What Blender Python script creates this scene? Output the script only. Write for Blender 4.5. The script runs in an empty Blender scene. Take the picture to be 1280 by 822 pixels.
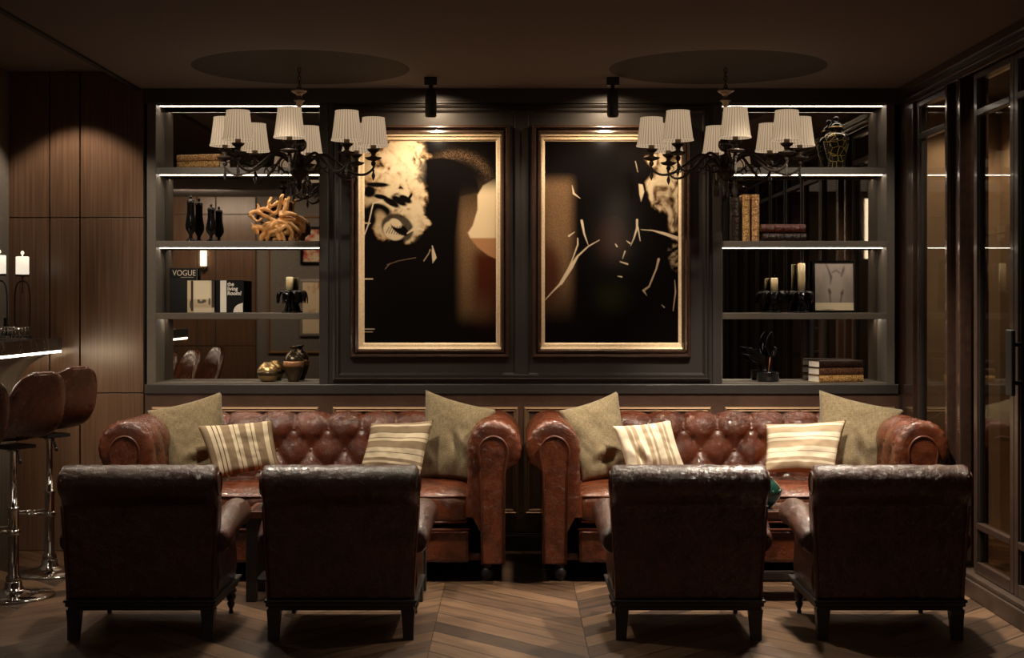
import bpy, bmesh, math, random
import numpy as np
from mathutils import Vector, Matrix, noise
R = math.radians; PI = math.pi
random.seed(7)
scene = bpy.context.scene
COL = scene.collection
F = 1850.0; EYE = 1.5; CX = 640.0; HY = 380.0
def W(px, py, Y):
    return Vector(((px-CX)*Y/F, Y, EYE-(py-HY)*Y/F))
def X_(px, Y): return (px-CX)*Y/F
def Z_(py, Y): return EYE-(py-HY)*Y/F

# ------------------------------------------------------------------ materials
def nodes(m):
    m.use_nodes = True
    nt = m.node_tree
    return nt, nt.nodes['Principled BSDF'], nt.nodes['Material Output']
def N(nt, t, **kw):
    n = nt.nodes.new(t)
    for k, v in kw.items():
        if k in n.inputs.keys(): n.inputs[k].default_value = v
        else: setattr(n, k, v)
    return n
def ramp(nt, stops, interp='LINEAR'):
    r = nt.nodes.new('ShaderNodeValToRGB'); r.color_ramp.interpolation = interp
    e = r.color_ramp.elements
    while len(e) < len(stops): e.new(0.5)
    for i, (p, c) in enumerate(stops):
        e[i].position = p; e[i].color = (c[0], c[1], c[2], 1) if len(c) == 3 else c
    return r
def mat(name, col, rough=.5, metal=0., spec=.5, coat=0., bump=0., bscale=30., var=0., coat_rough=.1):
    m = bpy.data.materials.new(name); nt, b, o = nodes(m)
    b.inputs['Base Color'].default_value = (*col, 1); b.inputs['Roughness'].default_value = rough
    b.inputs['Metallic'].default_value = metal; b.inputs['Specular IOR Level'].default_value = spec
    b.inputs['Coat Weight'].default_value = coat; b.inputs['Coat Roughness'].default_value = coat_rough
    tc = N(nt, 'ShaderNodeTexCoord')
    if bump or var:
        nz = N(nt, 'ShaderNodeTexNoise', Scale=bscale, Detail=4.0)
        nt.links.new(tc.outputs['Object'], nz.inputs['Vector'])
        if bump:
            bp = N(nt, 'ShaderNodeBump', Strength=bump, Distance=.01)
            nt.links.new(nz.outputs['Fac'], bp.inputs['Height']); nt.links.new(bp.outputs['Normal'], b.inputs['Normal'])
        if var:
            rr = ramp(nt, [(.3, [c*(1-var) for c in col]), (.7, [min(1, c*(1+var)) for c in col])])
            nt.links.new(nz.outputs['Fac'], rr.inputs['Fac']); nt.links.new(rr.outputs['Color'], b.inputs['Base Color'])
    return m
def emit(name, col, s):
    m = bpy.data.materials.new(name); nt, b, o = nodes(m)
    b.inputs['Base Color'].default_value = (*col, 1)
    b.inputs['Emission Color'].default_value = (*col, 1); b.inputs['Emission Strength'].default_value = s
    return m
def leather(name, c1, c2, rough=.32, bump=.5):
    m = bpy.data.materials.new(name); nt, b, o = nodes(m); L = nt.links.new
    tc = N(nt, 'ShaderNodeTexCoord')
    n1 = N(nt, 'ShaderNodeTexNoise', Scale=7., Detail=6., Roughness=.65, Distortion=.6)
    L(tc.outputs['Object'], n1.inputs['Vector'])
    r1 = ramp(nt, [(.32, c1), (.68, c2)]); L(n1.outputs['Fac'], r1.inputs['Fac']); L(r1.outputs['Color'], b.inputs['Base Color'])
    v = N(nt, 'ShaderNodeTexVoronoi', Scale=38., feature='DISTANCE_TO_EDGE')
    n2 = N(nt, 'ShaderNodeTexNoise', Scale=26., Detail=3., Roughness=.55, Distortion=1.5)
    mix = N(nt, 'ShaderNodeMixRGB', Fac=.12); L(tc.outputs['Object'], mix.inputs[1]); L(n2.outputs['Color'], mix.inputs[2])
    L(mix.outputs[0], v.inputs['Vector']); L(tc.outputs['Object'], n2.inputs['Vector'])
    vr = ramp(nt, [(0, (0, 0, 0)), (.12, (1, 1, 1))]); L(v.outputs['Distance'], vr.inputs['Fac'])
    ad = N(nt, 'ShaderNodeMath', operation='MULTIPLY_ADD'); ad.inputs[1].default_value = .18
    L(vr.outputs['Color'], ad.inputs[0]); L(n2.outputs['Fac'], ad.inputs[2])
    bp = N(nt, 'ShaderNodeBump', Strength=bump, Distance=.008); L(ad.outputs[0], bp.inputs['Height']); L(bp.outputs['Normal'], b.inputs['Normal'])
    rr = N(nt, 'ShaderNodeMapRange'); rr.inputs[3].default_value = rough-.08; rr.inputs[4].default_value = rough+.12
    L(n1.outputs['Fac'], rr.inputs[0]); L(rr.outputs[0], b.inputs['Roughness'])
    b.inputs['Coat Weight'].default_value = .6; b.inputs['Coat Roughness'].default_value = .10; b.inputs['Specular IOR Level'].default_value = .5
    L(bp.outputs['Normal'], b.inputs['Coat Normal'])
    return m
def wood_grain(name, c1, c2, axis='Z', rough=.42, scale=1.0, coat=0.):
    m = bpy.data.materials.new(name); nt, b, o = nodes(m); L = nt.links.new
    tc = N(nt, 'ShaderNodeTexCoord'); mp = N(nt, 'ShaderNodeMapping')
    s = [70*scale]*3; s['XYZ'.index(axis)] = 1.6*scale; mp.inputs['Scale'].default_value = s
    L(tc.outputs['Object'], mp.inputs['Vector'])
    n1 = N(nt, 'ShaderNodeTexNoise', Scale=1., Detail=5., Roughness=.6, Distortion=.3); L(mp.outputs[0], n1.inputs['Vector'])
    n2 = N(nt, 'ShaderNodeTexNoise', Scale=1.7, Detail=2.); L(tc.outputs['Object'], n2.inputs['Vector'])
    mx = N(nt, 'ShaderNodeMath', operation='MULTIPLY_ADD'); mx.inputs[1].default_value = .4; L(n2.outputs['Fac'], mx.inputs[0]); L(n1.outputs['Fac'], mx.inputs[2])
    r = ramp(nt, [(.5, c1), (.9, c2)]); L(mx.outputs[0], r.inputs['Fac']); L(r.outputs['Color'], b.inputs['Base Color'])
    b.inputs['Roughness'].default_value = rough; b.inputs['Coat Weight'].default_value = coat
    bp = N(nt, 'ShaderNodeBump', Strength=.15, Distance=.004); L(n1.outputs['Fac'], bp.inputs['Height']); L(bp.outputs['Normal'], b.inputs['Normal'])
    return m
def floor_mat():
    m = bpy.data.materials.new('chevron oak floor'); nt, b, o = nodes(m); L = nt.links.new
    tc = N(nt, 'ShaderNodeTexCoord'); sx = N(nt, 'ShaderNodeSeparateXYZ'); L(tc.outputs['Object'], sx.inputs[0])
    def M(op, a, c=None, d=None):
        n = N(nt, 'ShaderNodeMath', operation=op)
        for i, v in enumerate((a, c, d)):
            if v is None: continue
            if isinstance(v, (int, float)): n.inputs[i].default_value = v
            else: L(v, n.inputs[i])
        return n.outputs[0]
    Wc = 0.69; OFF = 0.36+0.69*21
    xs = M('ADD', sx.outputs['X'], OFF)
    colf = M('DIVIDE', xs, Wc); ci = M('FLOOR', colf); fx = M('MULTIPLY', M('SUBTRACT', colf, ci), Wc)
    par = M('MODULO', ci, 2.0)                       # 0 / 1
    sgn = M('SUBTRACT', M('MULTIPLY', par, 2.0), 1.0)
    slope = 1.05
    t = M('ADD', sx.outputs['Y'], M('MULTIPLY', M('MULTIPLY', sgn, fx), slope))
    t2 = M('ADD', t, M('MULTIPLY', M('SUBTRACT', 1.0, par), Wc*slope))
    pw = .20
    rowf = M('DIVIDE', M('ADD', t2, 40.0), pw); ri = M('FLOOR', rowf); fr = M('SUBTRACT', rowf, ri)
    cb = N(nt, 'ShaderNodeCombineXYZ'); L(ci, cb.inputs[0]); L(ri, cb.inputs[1])
    wn = N(nt, 'ShaderNodeTexWhiteNoise'); L(cb.outputs[0], wn.inputs['Vector'])
    # grain along plank direction
    along = M('SUBTRACT', fx, M('MULTIPLY', M('MULTIPLY', sgn, slope), sx.outputs['Y']))
    g = N(nt, 'ShaderNodeCombineXYZ'); L(M('MULTIPLY', along, 1.6), g.inputs[0]); L(M('MULTIPLY', t2, 24.), g.inputs[1]); L(M('MULTIPLY', wn.outputs['Value'], 30.), g.inputs[2])
    gn = N(nt, 'ShaderNodeTexNoise', Scale=1., Detail=6., Roughness=.65, Distortion=.8); L(g.outputs[0], gn.inputs['Vector'])
    bl = N(nt, 'ShaderNodeTexNoise', Scale=5., Detail=3.); L(tc.outputs['Object'], bl.inputs['Vector'])
    val = M('ADD', M('MULTIPLY', gn.outputs['Fac'], .75), M('ADD', M('MULTIPLY', wn.outputs['Value'], .42), M('MULTIPLY', bl.outputs['Fac'], .12)))
    r = ramp(nt, [(.35, (.018, .010, .006)), (.55, (.065, .034, .018)), (.75, (.135, .075, .040)), (1.0, (.22, .13, .072))])
    L(val, r.inputs['Fac'])
    edge = M('MULTIPLY', M('MINIMUM', fr, M('SUBTRACT', 1.0, fr)), pw)
    edx = M('MULTIPLY', M('MINIMUM', fx, M('SUBTRACT', Wc, fx)), 4.0)
    e = M('MINIMUM', edge, edx)
    er = N(nt, 'ShaderNodeMapRange'); er.inputs[1].default_value = .003; er.inputs[2].default_value = .009; L(e, er.inputs[0])
    mx = N(nt, 'ShaderNodeMixRGB', blend_type='MULTIPLY', Fac=1.0); L(r.outputs['Color'], mx.inputs[1])
    er2 = M('MULTIPLY_ADD', er.outputs[0], .88, .12); L(er2, mx.inputs[2])
    L(mx.outputs[0], b.inputs['Base Color']); b.inputs['Roughness'].default_value = .45
    bp = N(nt, 'ShaderNodeBump', Strength=.35, Distance=.004); L(M('ADD', er.outputs[0], M('MULTIPLY', gn.outputs['Fac'], .4)), bp.inputs['Height']); L(bp.outputs['Normal'], b.inputs['Normal'])
    return m
def attr_mat(name, rough=.3, spec=.5, coat=0.):
    m = bpy.data.materials.new(name); nt, b, o = nodes(m)
    a = N(nt, 'ShaderNodeVertexColor', layer_name='paint'); nt.links.new(a.outputs['Color'], b.inputs['Base Color'])
    b.inputs['Roughness'].default_value = rough; b.inputs['Specular IOR Level'].default_value = spec; b.inputs['Coat Weight'].default_value = coat
    return m
def fabric(name, c1, c2, scale=220.):
    m = bpy.data.materials.new(name); nt, b, o = nodes(m); L = nt.links.new
    uv = N(nt, 'ShaderNodeUVMap')
    w1 = N(nt, 'ShaderNodeTexNoise', Scale=1., Detail=3.); mp = N(nt, 'ShaderNodeMapping'); mp.inputs['Scale'].default_value = (160, 14, 1)
    w2 = N(nt, 'ShaderNodeTexNoise', Scale=1., Detail=3.); mp2 = N(nt, 'ShaderNodeMapping'); mp2.inputs['Scale'].default_value = (14, 160, 1)
    for a, c in ((mp, w1), (mp2, w2)): L(uv.outputs[0], a.inputs[0]); L(a.outputs[0], c.inputs['Vector'])
    ad = N(nt, 'ShaderNodeMath', operation='ADD'); L(w1.outputs['Fac'], ad.inputs[0]); L(w2.outputs['Fac'], ad.inputs[1])
    hf = N(nt, 'ShaderNodeMath', operation='MULTIPLY'); hf.inputs[1].default_value = .5; L(ad.outputs[0], hf.inputs[0])
    r = ramp(nt, [(.38, c1), (.62, c2)]); L(hf.outputs[0], r.inputs['Fac']); L(r.outputs['Color'], b.inputs['Base Color'])
    bp = N(nt, 'ShaderNodeBump', Strength=.5, Distance=.003); L(hf.outputs[0], bp.inputs['Height']); L(bp.outputs['Normal'], b.inputs['Normal'])
    b.inputs['Roughness'].default_value = .9; b.inputs['Specular IOR Level'].default_value = .15; b.inputs['Sheen Weight'].default_value = .2
    return m
def striped(name, axis, cream, taupe, line, stops):
    m = bpy.data.materials.new(name); nt, b, o = nodes(m); L = nt.links.new
    uv = N(nt, 'ShaderNodeUVMap'); sp = N(nt, 'ShaderNodeSeparateXYZ'); L(uv.outputs[0], sp.inputs[0])
    cm = {'c': cream, 't': taupe, 'l': line}
    r = ramp(nt, [(p, cm[k]) for p, k in stops], 'CONSTANT'); L(sp.outputs[axis], r.inputs['Fac'])
    n = N(nt, 'ShaderNodeTexNoise', Scale=90., Detail=2.); L(uv.outputs[0], n.inputs['Vector'])
    bp = N(nt, 'ShaderNodeBump', Strength=.3, Distance=.003); L(n.outputs['Fac'], bp.inputs['Height']); L(bp.outputs['Normal'], b.inputs['Normal'])
    L(r.outputs['Color'], b.inputs['Base Color']); b.inputs['Roughness'].default_value = .9; b.inputs['Specular IOR Level'].default_value = .15
    return m
def gilt_book(name, c1, c2, freq):
    m = bpy.data.materials.new(name); nt, b, o = nodes(m); L = nt.links.new
    tc = N(nt, 'ShaderNodeTexCoord')
    v = N(nt, 'ShaderNodeTexVoronoi', Scale=freq, feature='DISTANCE_TO_EDGE'); L(tc.outputs['Object'], v.inputs['Vector'])
    n = N(nt, 'ShaderNodeTexNoise', Scale=90., Detail=4.); L(tc.outputs['Object'], n.inputs['Vector'])
    mu = N(nt, 'ShaderNodeMath', operation='MULTIPLY_ADD'); mu.inputs[1].default_value = 2.2; L(v.outputs['Distance'], mu.inputs[0]); L(n.outputs['Fac'], mu.inputs[2])
    r = ramp(nt, [(.45, c2), (.95, c1)]); L(mu.outputs[0], r.inputs['Fac']); L(r.outputs['Color'], b.inputs['Base Color'])
    b.inputs['Roughness'].default_value = .38; b.inputs['Metallic'].default_value = .25
    bp = N(nt, 'ShaderNodeBump', Strength=.5, Distance=.003); L(mu.outputs[0], bp.inputs['Height']); L(bp.outputs['Normal'], b.inputs['Normal'])
    return m

M = {}
M['bronze_rail'] = mat('bronzed moulding', (.26, .16, .085), .42, .4)
M['leather'] = leather('chestnut leather', (.050, .0105, .004), (.17, .040, .012), .25, .55)
M['leather_dark'] = leather('dark chestnut leather', (.028, .0075, .0035), (.085, .020, .008), .30, .6)
M['stool_leather'] = leather('stool leather', (.040, .011, .005), (.10, .030, .012), .25, .25)
M['piping'] = mat('leather piping', (.09, .024, .010), .35)
M['dark_wood'] = mat('ebonised wood', (.018, .016, .016), .4, bump=.1)
M['taupe_paint'] = mat('taupe painted wood', (.105, .088, .070), .5, bump=.04, bscale=60, var=.08)
M['grey_paint'] = mat('charcoal panelling paint', (.030, .026, .024), .42, bump=.03, bscale=50, var=.06)
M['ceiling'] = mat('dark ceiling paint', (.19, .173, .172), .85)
M['ceiling_shaded'] = mat('ceiling paint with recess shade', (.05, .043, .04), .85)  # shade inside the recesses put into the colour, darker than the ceiling
M['plaster'] = mat('taupe plaster', (.16, .14, .12), .8, bump=.1, var=.1)
M['tan'] = mat('tan corridor plaster', (.42, .31, .20), .8, var=.15, bscale=3)
M['panel'] = wood_grain('walnut veneer', (.085, .045, .026), (.17, .098, .06), 'Z', .30)
M['shadow_gap'] = mat('black reveal', (.006, .005, .005), .7)
M['wain'] = leather('wainscot leather', (.055, .026, .016), (.085, .042, .026), .4, .15)
M['brass'] = mat('aged brass', (.50, .33, .16), .3, 1.0, bump=.05)
M['gold_frame'] = mat('gilded frame', (.84, .66, .43), .42, .15, bump=.12, bscale=90, var=.12)
M['frame_dark'] = mat('lacquered frame', (.045, .025, .018), .22, coat=.5, var=.2)
M['iron'] = mat('bronze iron', (.034, .025, .020), .42, .25, .3, bump=.1, bscale=120)
M['chrome'] = mat('chrome', (.62, .58, .54), .08, 1.0)
M['black_metal'] = mat('black metal', (.012, .012, .013), .4)
M['black_gloss'] = mat('black ceramic', (.002, .002, .002), .12, spec=.4, coat=.1)
M['white_shade'] = mat('ivory', (.8, .75, .65), .6)
M['cream_wax'] = None
M['mirror'] = mat('antique mirror glass', (.50, .46, .42), .015, 1.0)
M['glass_green'] = None
M['paper'] = mat('book paper', (.75, .70, .58), .8, bump=.3, bscale=200)
M['book_black'] = mat('black book cloth', (.004, .004, .005), .5, spec=.2)
M['book_grey'] = mat('charcoal book cloth', (.014, .013, .013), .5, spec=.2)
M['book_red'] = gilt_book('oxblood leather binding', (.10, .017, .009), (.04, .007, .004), 30)
M['book_gold'] = gilt_book('tooled gilt binding', (.62, .36, .15), (.24, .10, .035), 60)
M['book_gold2'] = gilt_book('ornate gilt binding', (.66, .40, .14), (.14, .05, .015), 80)
M['book_dark'] = gilt_book('dark brown binding', (.03, .012, .008), (.015, .006, .005), 40)
M['white'] = mat('white card', (.8, .76, .68), .6)
M['letter'] = mat('ivory lettering', (.50, .42, .32), .5)
M['letter_white'] = mat('white lettering', (.85, .82, .75), .5)
M['goldroot'] = mat('gilded driftwood', (.72, .36, .12), .22, .2, coat=1., bump=.5, bscale=40, var=.35)
M['bronze_vase'] = mat('bronze glaze', (.07, .05, .028), .2, .6, var=.4, bscale=9)
M['gold_vase'] = mat('brushed gold', (.42, .29, .13), .3, .85, bump=.3, bscale=25)
M['marble'] = None
M['table_top'] = mat('smoked table top', (.05, .047, .045), .12, coat=.5)
M['table_rim'] = mat('mahogany rim', (.10, .035, .02), .3, coat=.4)
M['floor'] = floor_mat()
M['khaki'] = fabric('khaki linen', (.130, .099, .054), (.31, .245, .145))
M['paint_canvas'] = attr_mat('printed artwork', .12, .22)
M['print'] = attr_mat('printed paper', .4, .4)
M['led'] = emit('warm led strip', (1., .84, .66), 15.)
M['flame'] = emit('lamp glass', (1., .85, .6), 5.)
M['tube'] = emit('glowing tube lamp', (1., .80, .55), 9.)
# wax
m = mat('cream wax', (.82, .68, .42), .5); b = m.node_tree.nodes['Principled BSDF']
b.inputs['Subsurface Weight'].default_value = .3; b.inputs['Subsurface Radius'].default_value = (.02, .012, .005); M['cream_wax'] = m
# green glass
m = mat('teal glazed ceramic', (.012, .05, .038), .12, coat=.8, var=.4, bscale=12); M['glass_green'] = m
# marble
m = bpy.data.materials.new('black marble'); nt, b, o = nodes(m)
tc = N(nt, 'ShaderNodeTexCoord'); w = N(nt, 'ShaderNodeTexNoise', Scale=3., Detail=8., Distortion=2.)
nt.links.new(tc.outputs['Object'], w.inputs['Vector'])
r = ramp(nt, [(0, (.008, .008, .008)), (.495, (.01, .009, .009)), (.502, (.25, .2, .15)), (.509, (.01, .01, .01))])
nt.links.new(w.outputs['Fac'], r.inputs['Fac']); nt.links.new(r.outputs['Color'], b.inputs['Base Color']); b.inputs['Roughness'].default_value = .15; M['marble'] = m
# ginger jar crackle
m = bpy.data.materials.new('black jar with gold crackle'); nt, b, o = nodes(m)
tc = N(nt, 'ShaderNodeTexCoord'); v = N(nt, 'ShaderNodeTexVoronoi', Scale=24., feature='DISTANCE_TO_EDGE'); nt.links.new(tc.outputs['Object'], v.inputs['Vector'])
r = ramp(nt, [(.0, (.55, .38, .10)), (.025, (.35, .24, .06)), (.045, (.012, .014, .008))]); nt.links.new(v.outputs['Distance'], r.inputs['Fac'])
nt.links.new(r.outputs['Color'], b.inputs['Base Color']); b.inputs['Roughness'].default_value = .15; b.inputs['Coat Weight'].default_value = .5; M['crackle'] = m
# pleated shade: lamp glow put into the emission, striped darker where pleats double
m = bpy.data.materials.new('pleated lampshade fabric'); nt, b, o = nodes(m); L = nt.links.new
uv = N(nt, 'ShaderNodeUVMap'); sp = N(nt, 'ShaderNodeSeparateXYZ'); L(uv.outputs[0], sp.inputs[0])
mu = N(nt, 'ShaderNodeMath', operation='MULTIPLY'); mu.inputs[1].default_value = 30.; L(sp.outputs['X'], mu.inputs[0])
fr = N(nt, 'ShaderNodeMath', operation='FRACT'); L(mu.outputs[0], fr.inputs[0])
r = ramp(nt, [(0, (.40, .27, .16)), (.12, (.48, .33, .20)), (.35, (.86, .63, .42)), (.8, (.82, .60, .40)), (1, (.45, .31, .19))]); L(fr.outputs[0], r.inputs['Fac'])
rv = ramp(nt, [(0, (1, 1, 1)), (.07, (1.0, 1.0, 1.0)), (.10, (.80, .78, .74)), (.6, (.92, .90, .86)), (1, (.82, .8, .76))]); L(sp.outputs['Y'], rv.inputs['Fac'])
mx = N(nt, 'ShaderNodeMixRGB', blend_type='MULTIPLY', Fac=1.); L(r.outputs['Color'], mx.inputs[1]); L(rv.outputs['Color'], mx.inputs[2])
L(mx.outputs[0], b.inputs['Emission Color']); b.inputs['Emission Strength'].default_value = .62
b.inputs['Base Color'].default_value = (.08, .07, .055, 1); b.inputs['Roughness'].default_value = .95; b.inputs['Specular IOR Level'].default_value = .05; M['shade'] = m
# window glass
m = bpy.data.materials.new('smoked door glass'); nt, b, o = nodes(m); L = nt.links.new
tr = N(nt, 'ShaderNodeBsdfTransparent'); tr.inputs[0].default_value = (.80, .74, .66, 1); gl = N(nt, 'ShaderNodeBsdfGlossy'); gl.inputs['Roughness'].default_value = .02
frs = N(nt, 'ShaderNodeFresnel', IOR=1.5); ms = N(nt, 'ShaderNodeMixShader'); gm = N(nt, 'ShaderNodeNewGeometry'); iv = N(nt, 'ShaderNodeMath', operation='SUBTRACT'); iv.inputs[0].default_value = 1.; L(gm.outputs['Backfacing'], iv.inputs[1]); fm = N(nt, 'ShaderNodeMath', operation='MULTIPLY'); L(frs.outputs[0], fm.inputs[0]); L(iv.outputs[0], fm.inputs[1]); L(fm.outputs[0], ms.inputs[0]); L(tr.outputs[0], ms.inputs[1]); L(gl.outputs[0], ms.inputs[2]); L(ms.outputs[0], o.inputs[0]); M['glass'] = m
m = bpy.data.materials.new('crystal'); nt, b, o = nodes(m); b.inputs['Base Color'].default_value = (.06, .055, .05, 1); b.inputs['Roughness'].default_value = .05; b.inputs['Transmission Weight'].default_value = .5; b.inputs['IOR'].default_value = 1.6; M['crystal'] = m

# ------------------------------------------------------------------ mesh builder
class MB:
    def __init__(s): s.bm = bmesh.new(); s.uv = None
    def box(s, c, d, bev=0., rot=None, seg=2):
        mtx = Matrix.Translation(Vector(c)) @ (rot.to_4x4() if rot else Matrix()) @ Matrix.Diagonal((d[0], d[1], d[2], 1))
        g = bmesh.ops.create_cube(s.bm, size=1., matrix=mtx)
        if bev > 0:
            vs = g['verts']; es = list({e for v in vs for e in v.link_edges})
            bmesh.ops.bevel(s.bm, geom=es, offset=bev, segments=seg, profile=.5, affect='EDGES')
        return s
    def box2(s, a, b, bev=0.):
        return s.box([(a[i]+b[i])/2 for i in range(3)], [abs(b[i]-a[i]) for i in range(3)], bev)
    def grid(s, P, closed_u=False, closed_v=False, uvs=None):
        """P[i][j] -> points"""
        n, k = len(P), len(P[0]); V = [[s.bm.verts.new(p) for p in row] for row in P]
        if uvs: lay = s.bm.loops.layers.uv.verify()
        for i in range(n if closed_u else n-1):
            for j in range(k if closed_v else k-1):
                i2, j2 = (i+1) % n, (j+1) % k
                try: f = s.bm.faces.new((V[i][j], V[i2][j], V[i2][j2], V[i][j2]))
                except ValueError: continue
                f.smooth = True
                if uvs:
                    for l, (a, c) in zip(f.loops, ((i, j), (i+1, j), (i+1, j+1), (i, j+1))): l[lay].uv = (a/(n if closed_u else n-1), c/(k-1))
        return V
    def lathe(s, prof, seg=24, c=(0, 0, 0), axis=None, uvs=False):
        q = axis.normalized().to_track_quat('Z', 'Y').to_matrix() if axis else Matrix.Identity(3); c = Vector(c)
        P = []
        for i in range(seg):
            a = 2*PI*i/seg; P.append([c+q@Vector((r*math.cos(a), r*math.sin(a), z)) for r, z in prof])
        V = s.grid(P, closed_u=True, uvs=uvs)
        for j in (0, -1):
            if prof[j][0] > 1e-4:
                ring = [V[i][j] for i in range(seg)]
                if not uvs:
                    f = s.bm.faces.new(ring if j == 0 else ring[::-1]); f.smooth = False
        return s
    def tube(s, pts, rad, seg=8, caps=True, closed=False):
        pts = [Vector(p) for p in pts]; n = len(pts)
        if not hasattr(rad, '__len__'): rad = [rad]*n
        up = None; P = []
        for i, p in enumerate(pts):
            t = (pts[(i+1) % n]-pts[i-1]) if closed else (pts[min(i+1, n-1)]-pts[max(i-1, 0)])
            t.normalize()
            if up is None: up = Vector((0, 0, 1)) if abs(t.z) < .9 else Vector((1, 0, 0))
            x = t.cross(up)
            if x.length < 1e-5: x = t.cross(Vector((1, 0, 0)))
            x.normalize(); y = x.cross(t).normalized(); up = y
            P.append([p+(x*math.cos(2*PI*k/seg)+y*math.sin(2*PI*k/seg))*rad[i] for k in range(seg)])
        V = s.grid(P, closed_u=closed, closed_v=True)
        if caps and not closed:
            s.bm.faces.new(V[0]); s.bm.faces.new(V[-1][::-1])
        return s
    def prism(s, outline, depth, tf=None, bev=0.):
        """outline 2D list; extruded along local +Z; tf maps Vector->Vector"""
        tf = tf or (lambda v: v)
        a = [s.bm.verts.new(tf(Vector((p[0], p[1], 0)))) for p in outline]; b = [s.bm.verts.new(tf(Vector((p[0], p[1], depth)))) for p in outline]
        fs = [s.bm.faces.new(a[::-1]), s.bm.faces.new(b)]
        n = len(a)
        for i in range(n): fs.append(s.bm.faces.new((a[i], a[(i+1) % n], b[(i+1) % n], b[i])))
        if bev:
            es = list(set(fs[0].edges) | set(fs[1].edges)); bmesh.ops.bevel(s.bm, geom=es, offset=bev, segments=2, profile=.5, affect='EDGES')
        return s
    def sphere(s, c, r, seg=16, sc=(1, 1, 1)):
        g = bmesh.ops.create_uvsphere(s.bm, u_segments=seg, v_segments=max(6, seg//2), radius=r, matrix=Matrix.Translation(Vector(c)) @ Matrix.Diagonal((*sc, 1)))
        for v in g['verts']:
            for f in v.link_faces: f.smooth = True
        return s
    def build(s, name, m, parent=None, loc=None, rz=0., recalc=True):
        if recalc: bmesh.ops.recalc_face_normals(s.bm, faces=s.bm.faces[:])
        me = bpy.data.meshes.new(name); s.bm.to_mesh(me); s.bm.free()
        if m: me.materials.append(m)
        o = bpy.data.objects.new(name, me); COL.objects.link(o)
        if parent: o.parent = parent
        if loc is not None: o.location = loc
        o.rotation_euler.z = rz
        return o
def frame_boxes(mb, x0, x1, z0, z1, w, y0, y1, bev=.003):
    """a rectangular frame of width w in the XZ plane between depths y0,y1"""
    mb.box2((x0, y0, z0), (x1, y1, z0+w), bev); mb.box2((x0, y0, z1-w), (x1, y1, z1), bev)
    mb.box2((x0, y0, z0+w), (x0+w, y1, z1-w), bev); mb.box2((x1-w, y0, z0+w), (x1, y1, z1-w), bev)
def moulding(mb, x0, x1, z0, z1, prof, closed=True):
    """mitred moulding round rectangle; prof list of (inset, y)"""
    c = [(x0, z0, 1, 1), (x1, z0, -1, 1), (x1, z1, -1, -1), (x0, z1, 1, -1)]
    P = [[Vector((x+sx*i, y, z+sz*i)) for i, y in prof] for x, z, sx, sz in c]
    V = [[mb.bm.verts.new(p) for p in r] for r in P]
    for a in range(4):
        for j in range(len(prof)-1):
            b = (a+1) % 4
            mb.bm.faces.new((V[a][j], V[b][j], V[b][j+1], V[a][j+1]))
def tag(o, label=None, cat=None, group=None, kind=None):
    if label: o['label'] = label
    if cat: o['category'] = cat
    if group: o['group'] = group
    if kind: o['kind'] = kind
    return o
def thing(name, loc, label, cat, group=None, rz=0.):
    e = bpy.data.objects.new(name, None); COL.objects.link(e); e.location = loc; e.rotation_euler.z = rz; e.empty_display_size = .1
    return tag(e, label, cat, group)
def struct(o): o['kind'] = 'structure'; return o
def copy_tree(o, parent=None):
    c = o.copy(); COL.objects.link(c)
    if parent: c.parent = parent
    for ch in list(o.children): copy_tree(ch, c)
    return c
def dup(o, loc, rz, label):
    c = copy_tree(o); c.location = loc; c.rotation_euler.z = rz; c['label'] = label; return c

# ------------------------------------------------------------------ room
WY = 9.02; BY = 9.25          # front plane of the shelf wall, mirror plane
ZC = 2.81; ZL = 2.915; XS = -2.265; XR = 2.366
mb = MB(); mb.box2((-4.75, -1., -.05), (3.25, 9.6, 0)); struct(mb.build('floor', M['floor']))
# main ceiling with two round recesses
bm = bmesh.new()
def loop(pts):
    vs = [bm.verts.new(p) for p in pts]; return [bm.edges.new((vs[i], vs[(i+1) % len(vs)])) for i in range(len(vs))], vs
edges = []
e, _ = loop([(XS, -1, ZC), (3.2, -1, ZC), (3.2, 9.6, ZC), (XS, 9.6, ZC)]); edges += e
RC = [(-1.17, 8.22), (1.14, 8.22)]; RR = .60
rings = []
for cx, cy in RC:
    e, vs = loop([(cx+RR*math.cos(2*PI*i/96), cy+RR*math.sin(2*PI*i/96), ZC) for i in range(96)]); edges += e; rings.append((vs, cx, cy))
bmesh.ops.triangle_fill(bm, use_beauty=True, use_dissolve=False, edges=edges)
# a filled disc inside a ring is removed
for f in [f for f in bm.faces if any((f.calc_center_median().xy-Vector(c)).length < RR-.002 and all((v.co.xy-Vector(c)).length < RR+.001 for v in f.verts) for c in RC)]: bm.faces.remove(f)
# step down face on the left edge
a = [bm.verts.new(p) for p in [(XS, -1, ZC), (XS, 9.6, ZC), (XS, 9.6, ZL), (XS, -1, ZL)]]; bm.faces.new(a)
me = bpy.data.meshes.new('ceiling'); bm.to_mesh(me); bm.free(); me.materials.append(M['ceiling'])
o = bpy.data.objects.new('ceiling', me); COL.objects.link(o); struct(o)
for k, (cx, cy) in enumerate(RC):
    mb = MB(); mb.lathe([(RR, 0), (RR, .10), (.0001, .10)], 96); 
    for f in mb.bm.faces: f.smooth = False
    struct(mb.build('ceiling_recess', M['ceiling_shaded'], loc=(cx, cy, ZC)))
mb = MB(); mb.box2((-4.75, -1, ZL), (XS, 9.6, ZL+.04)); struct(mb.build('ceiling_left', M['ceiling']))
mb = MB(); mb.box2((XS-.02, -1, ZC-.012), (XS+.008, 9.0, ZC+.03)); struct(mb.build('trim_1', M['shadow_gap']))
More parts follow.
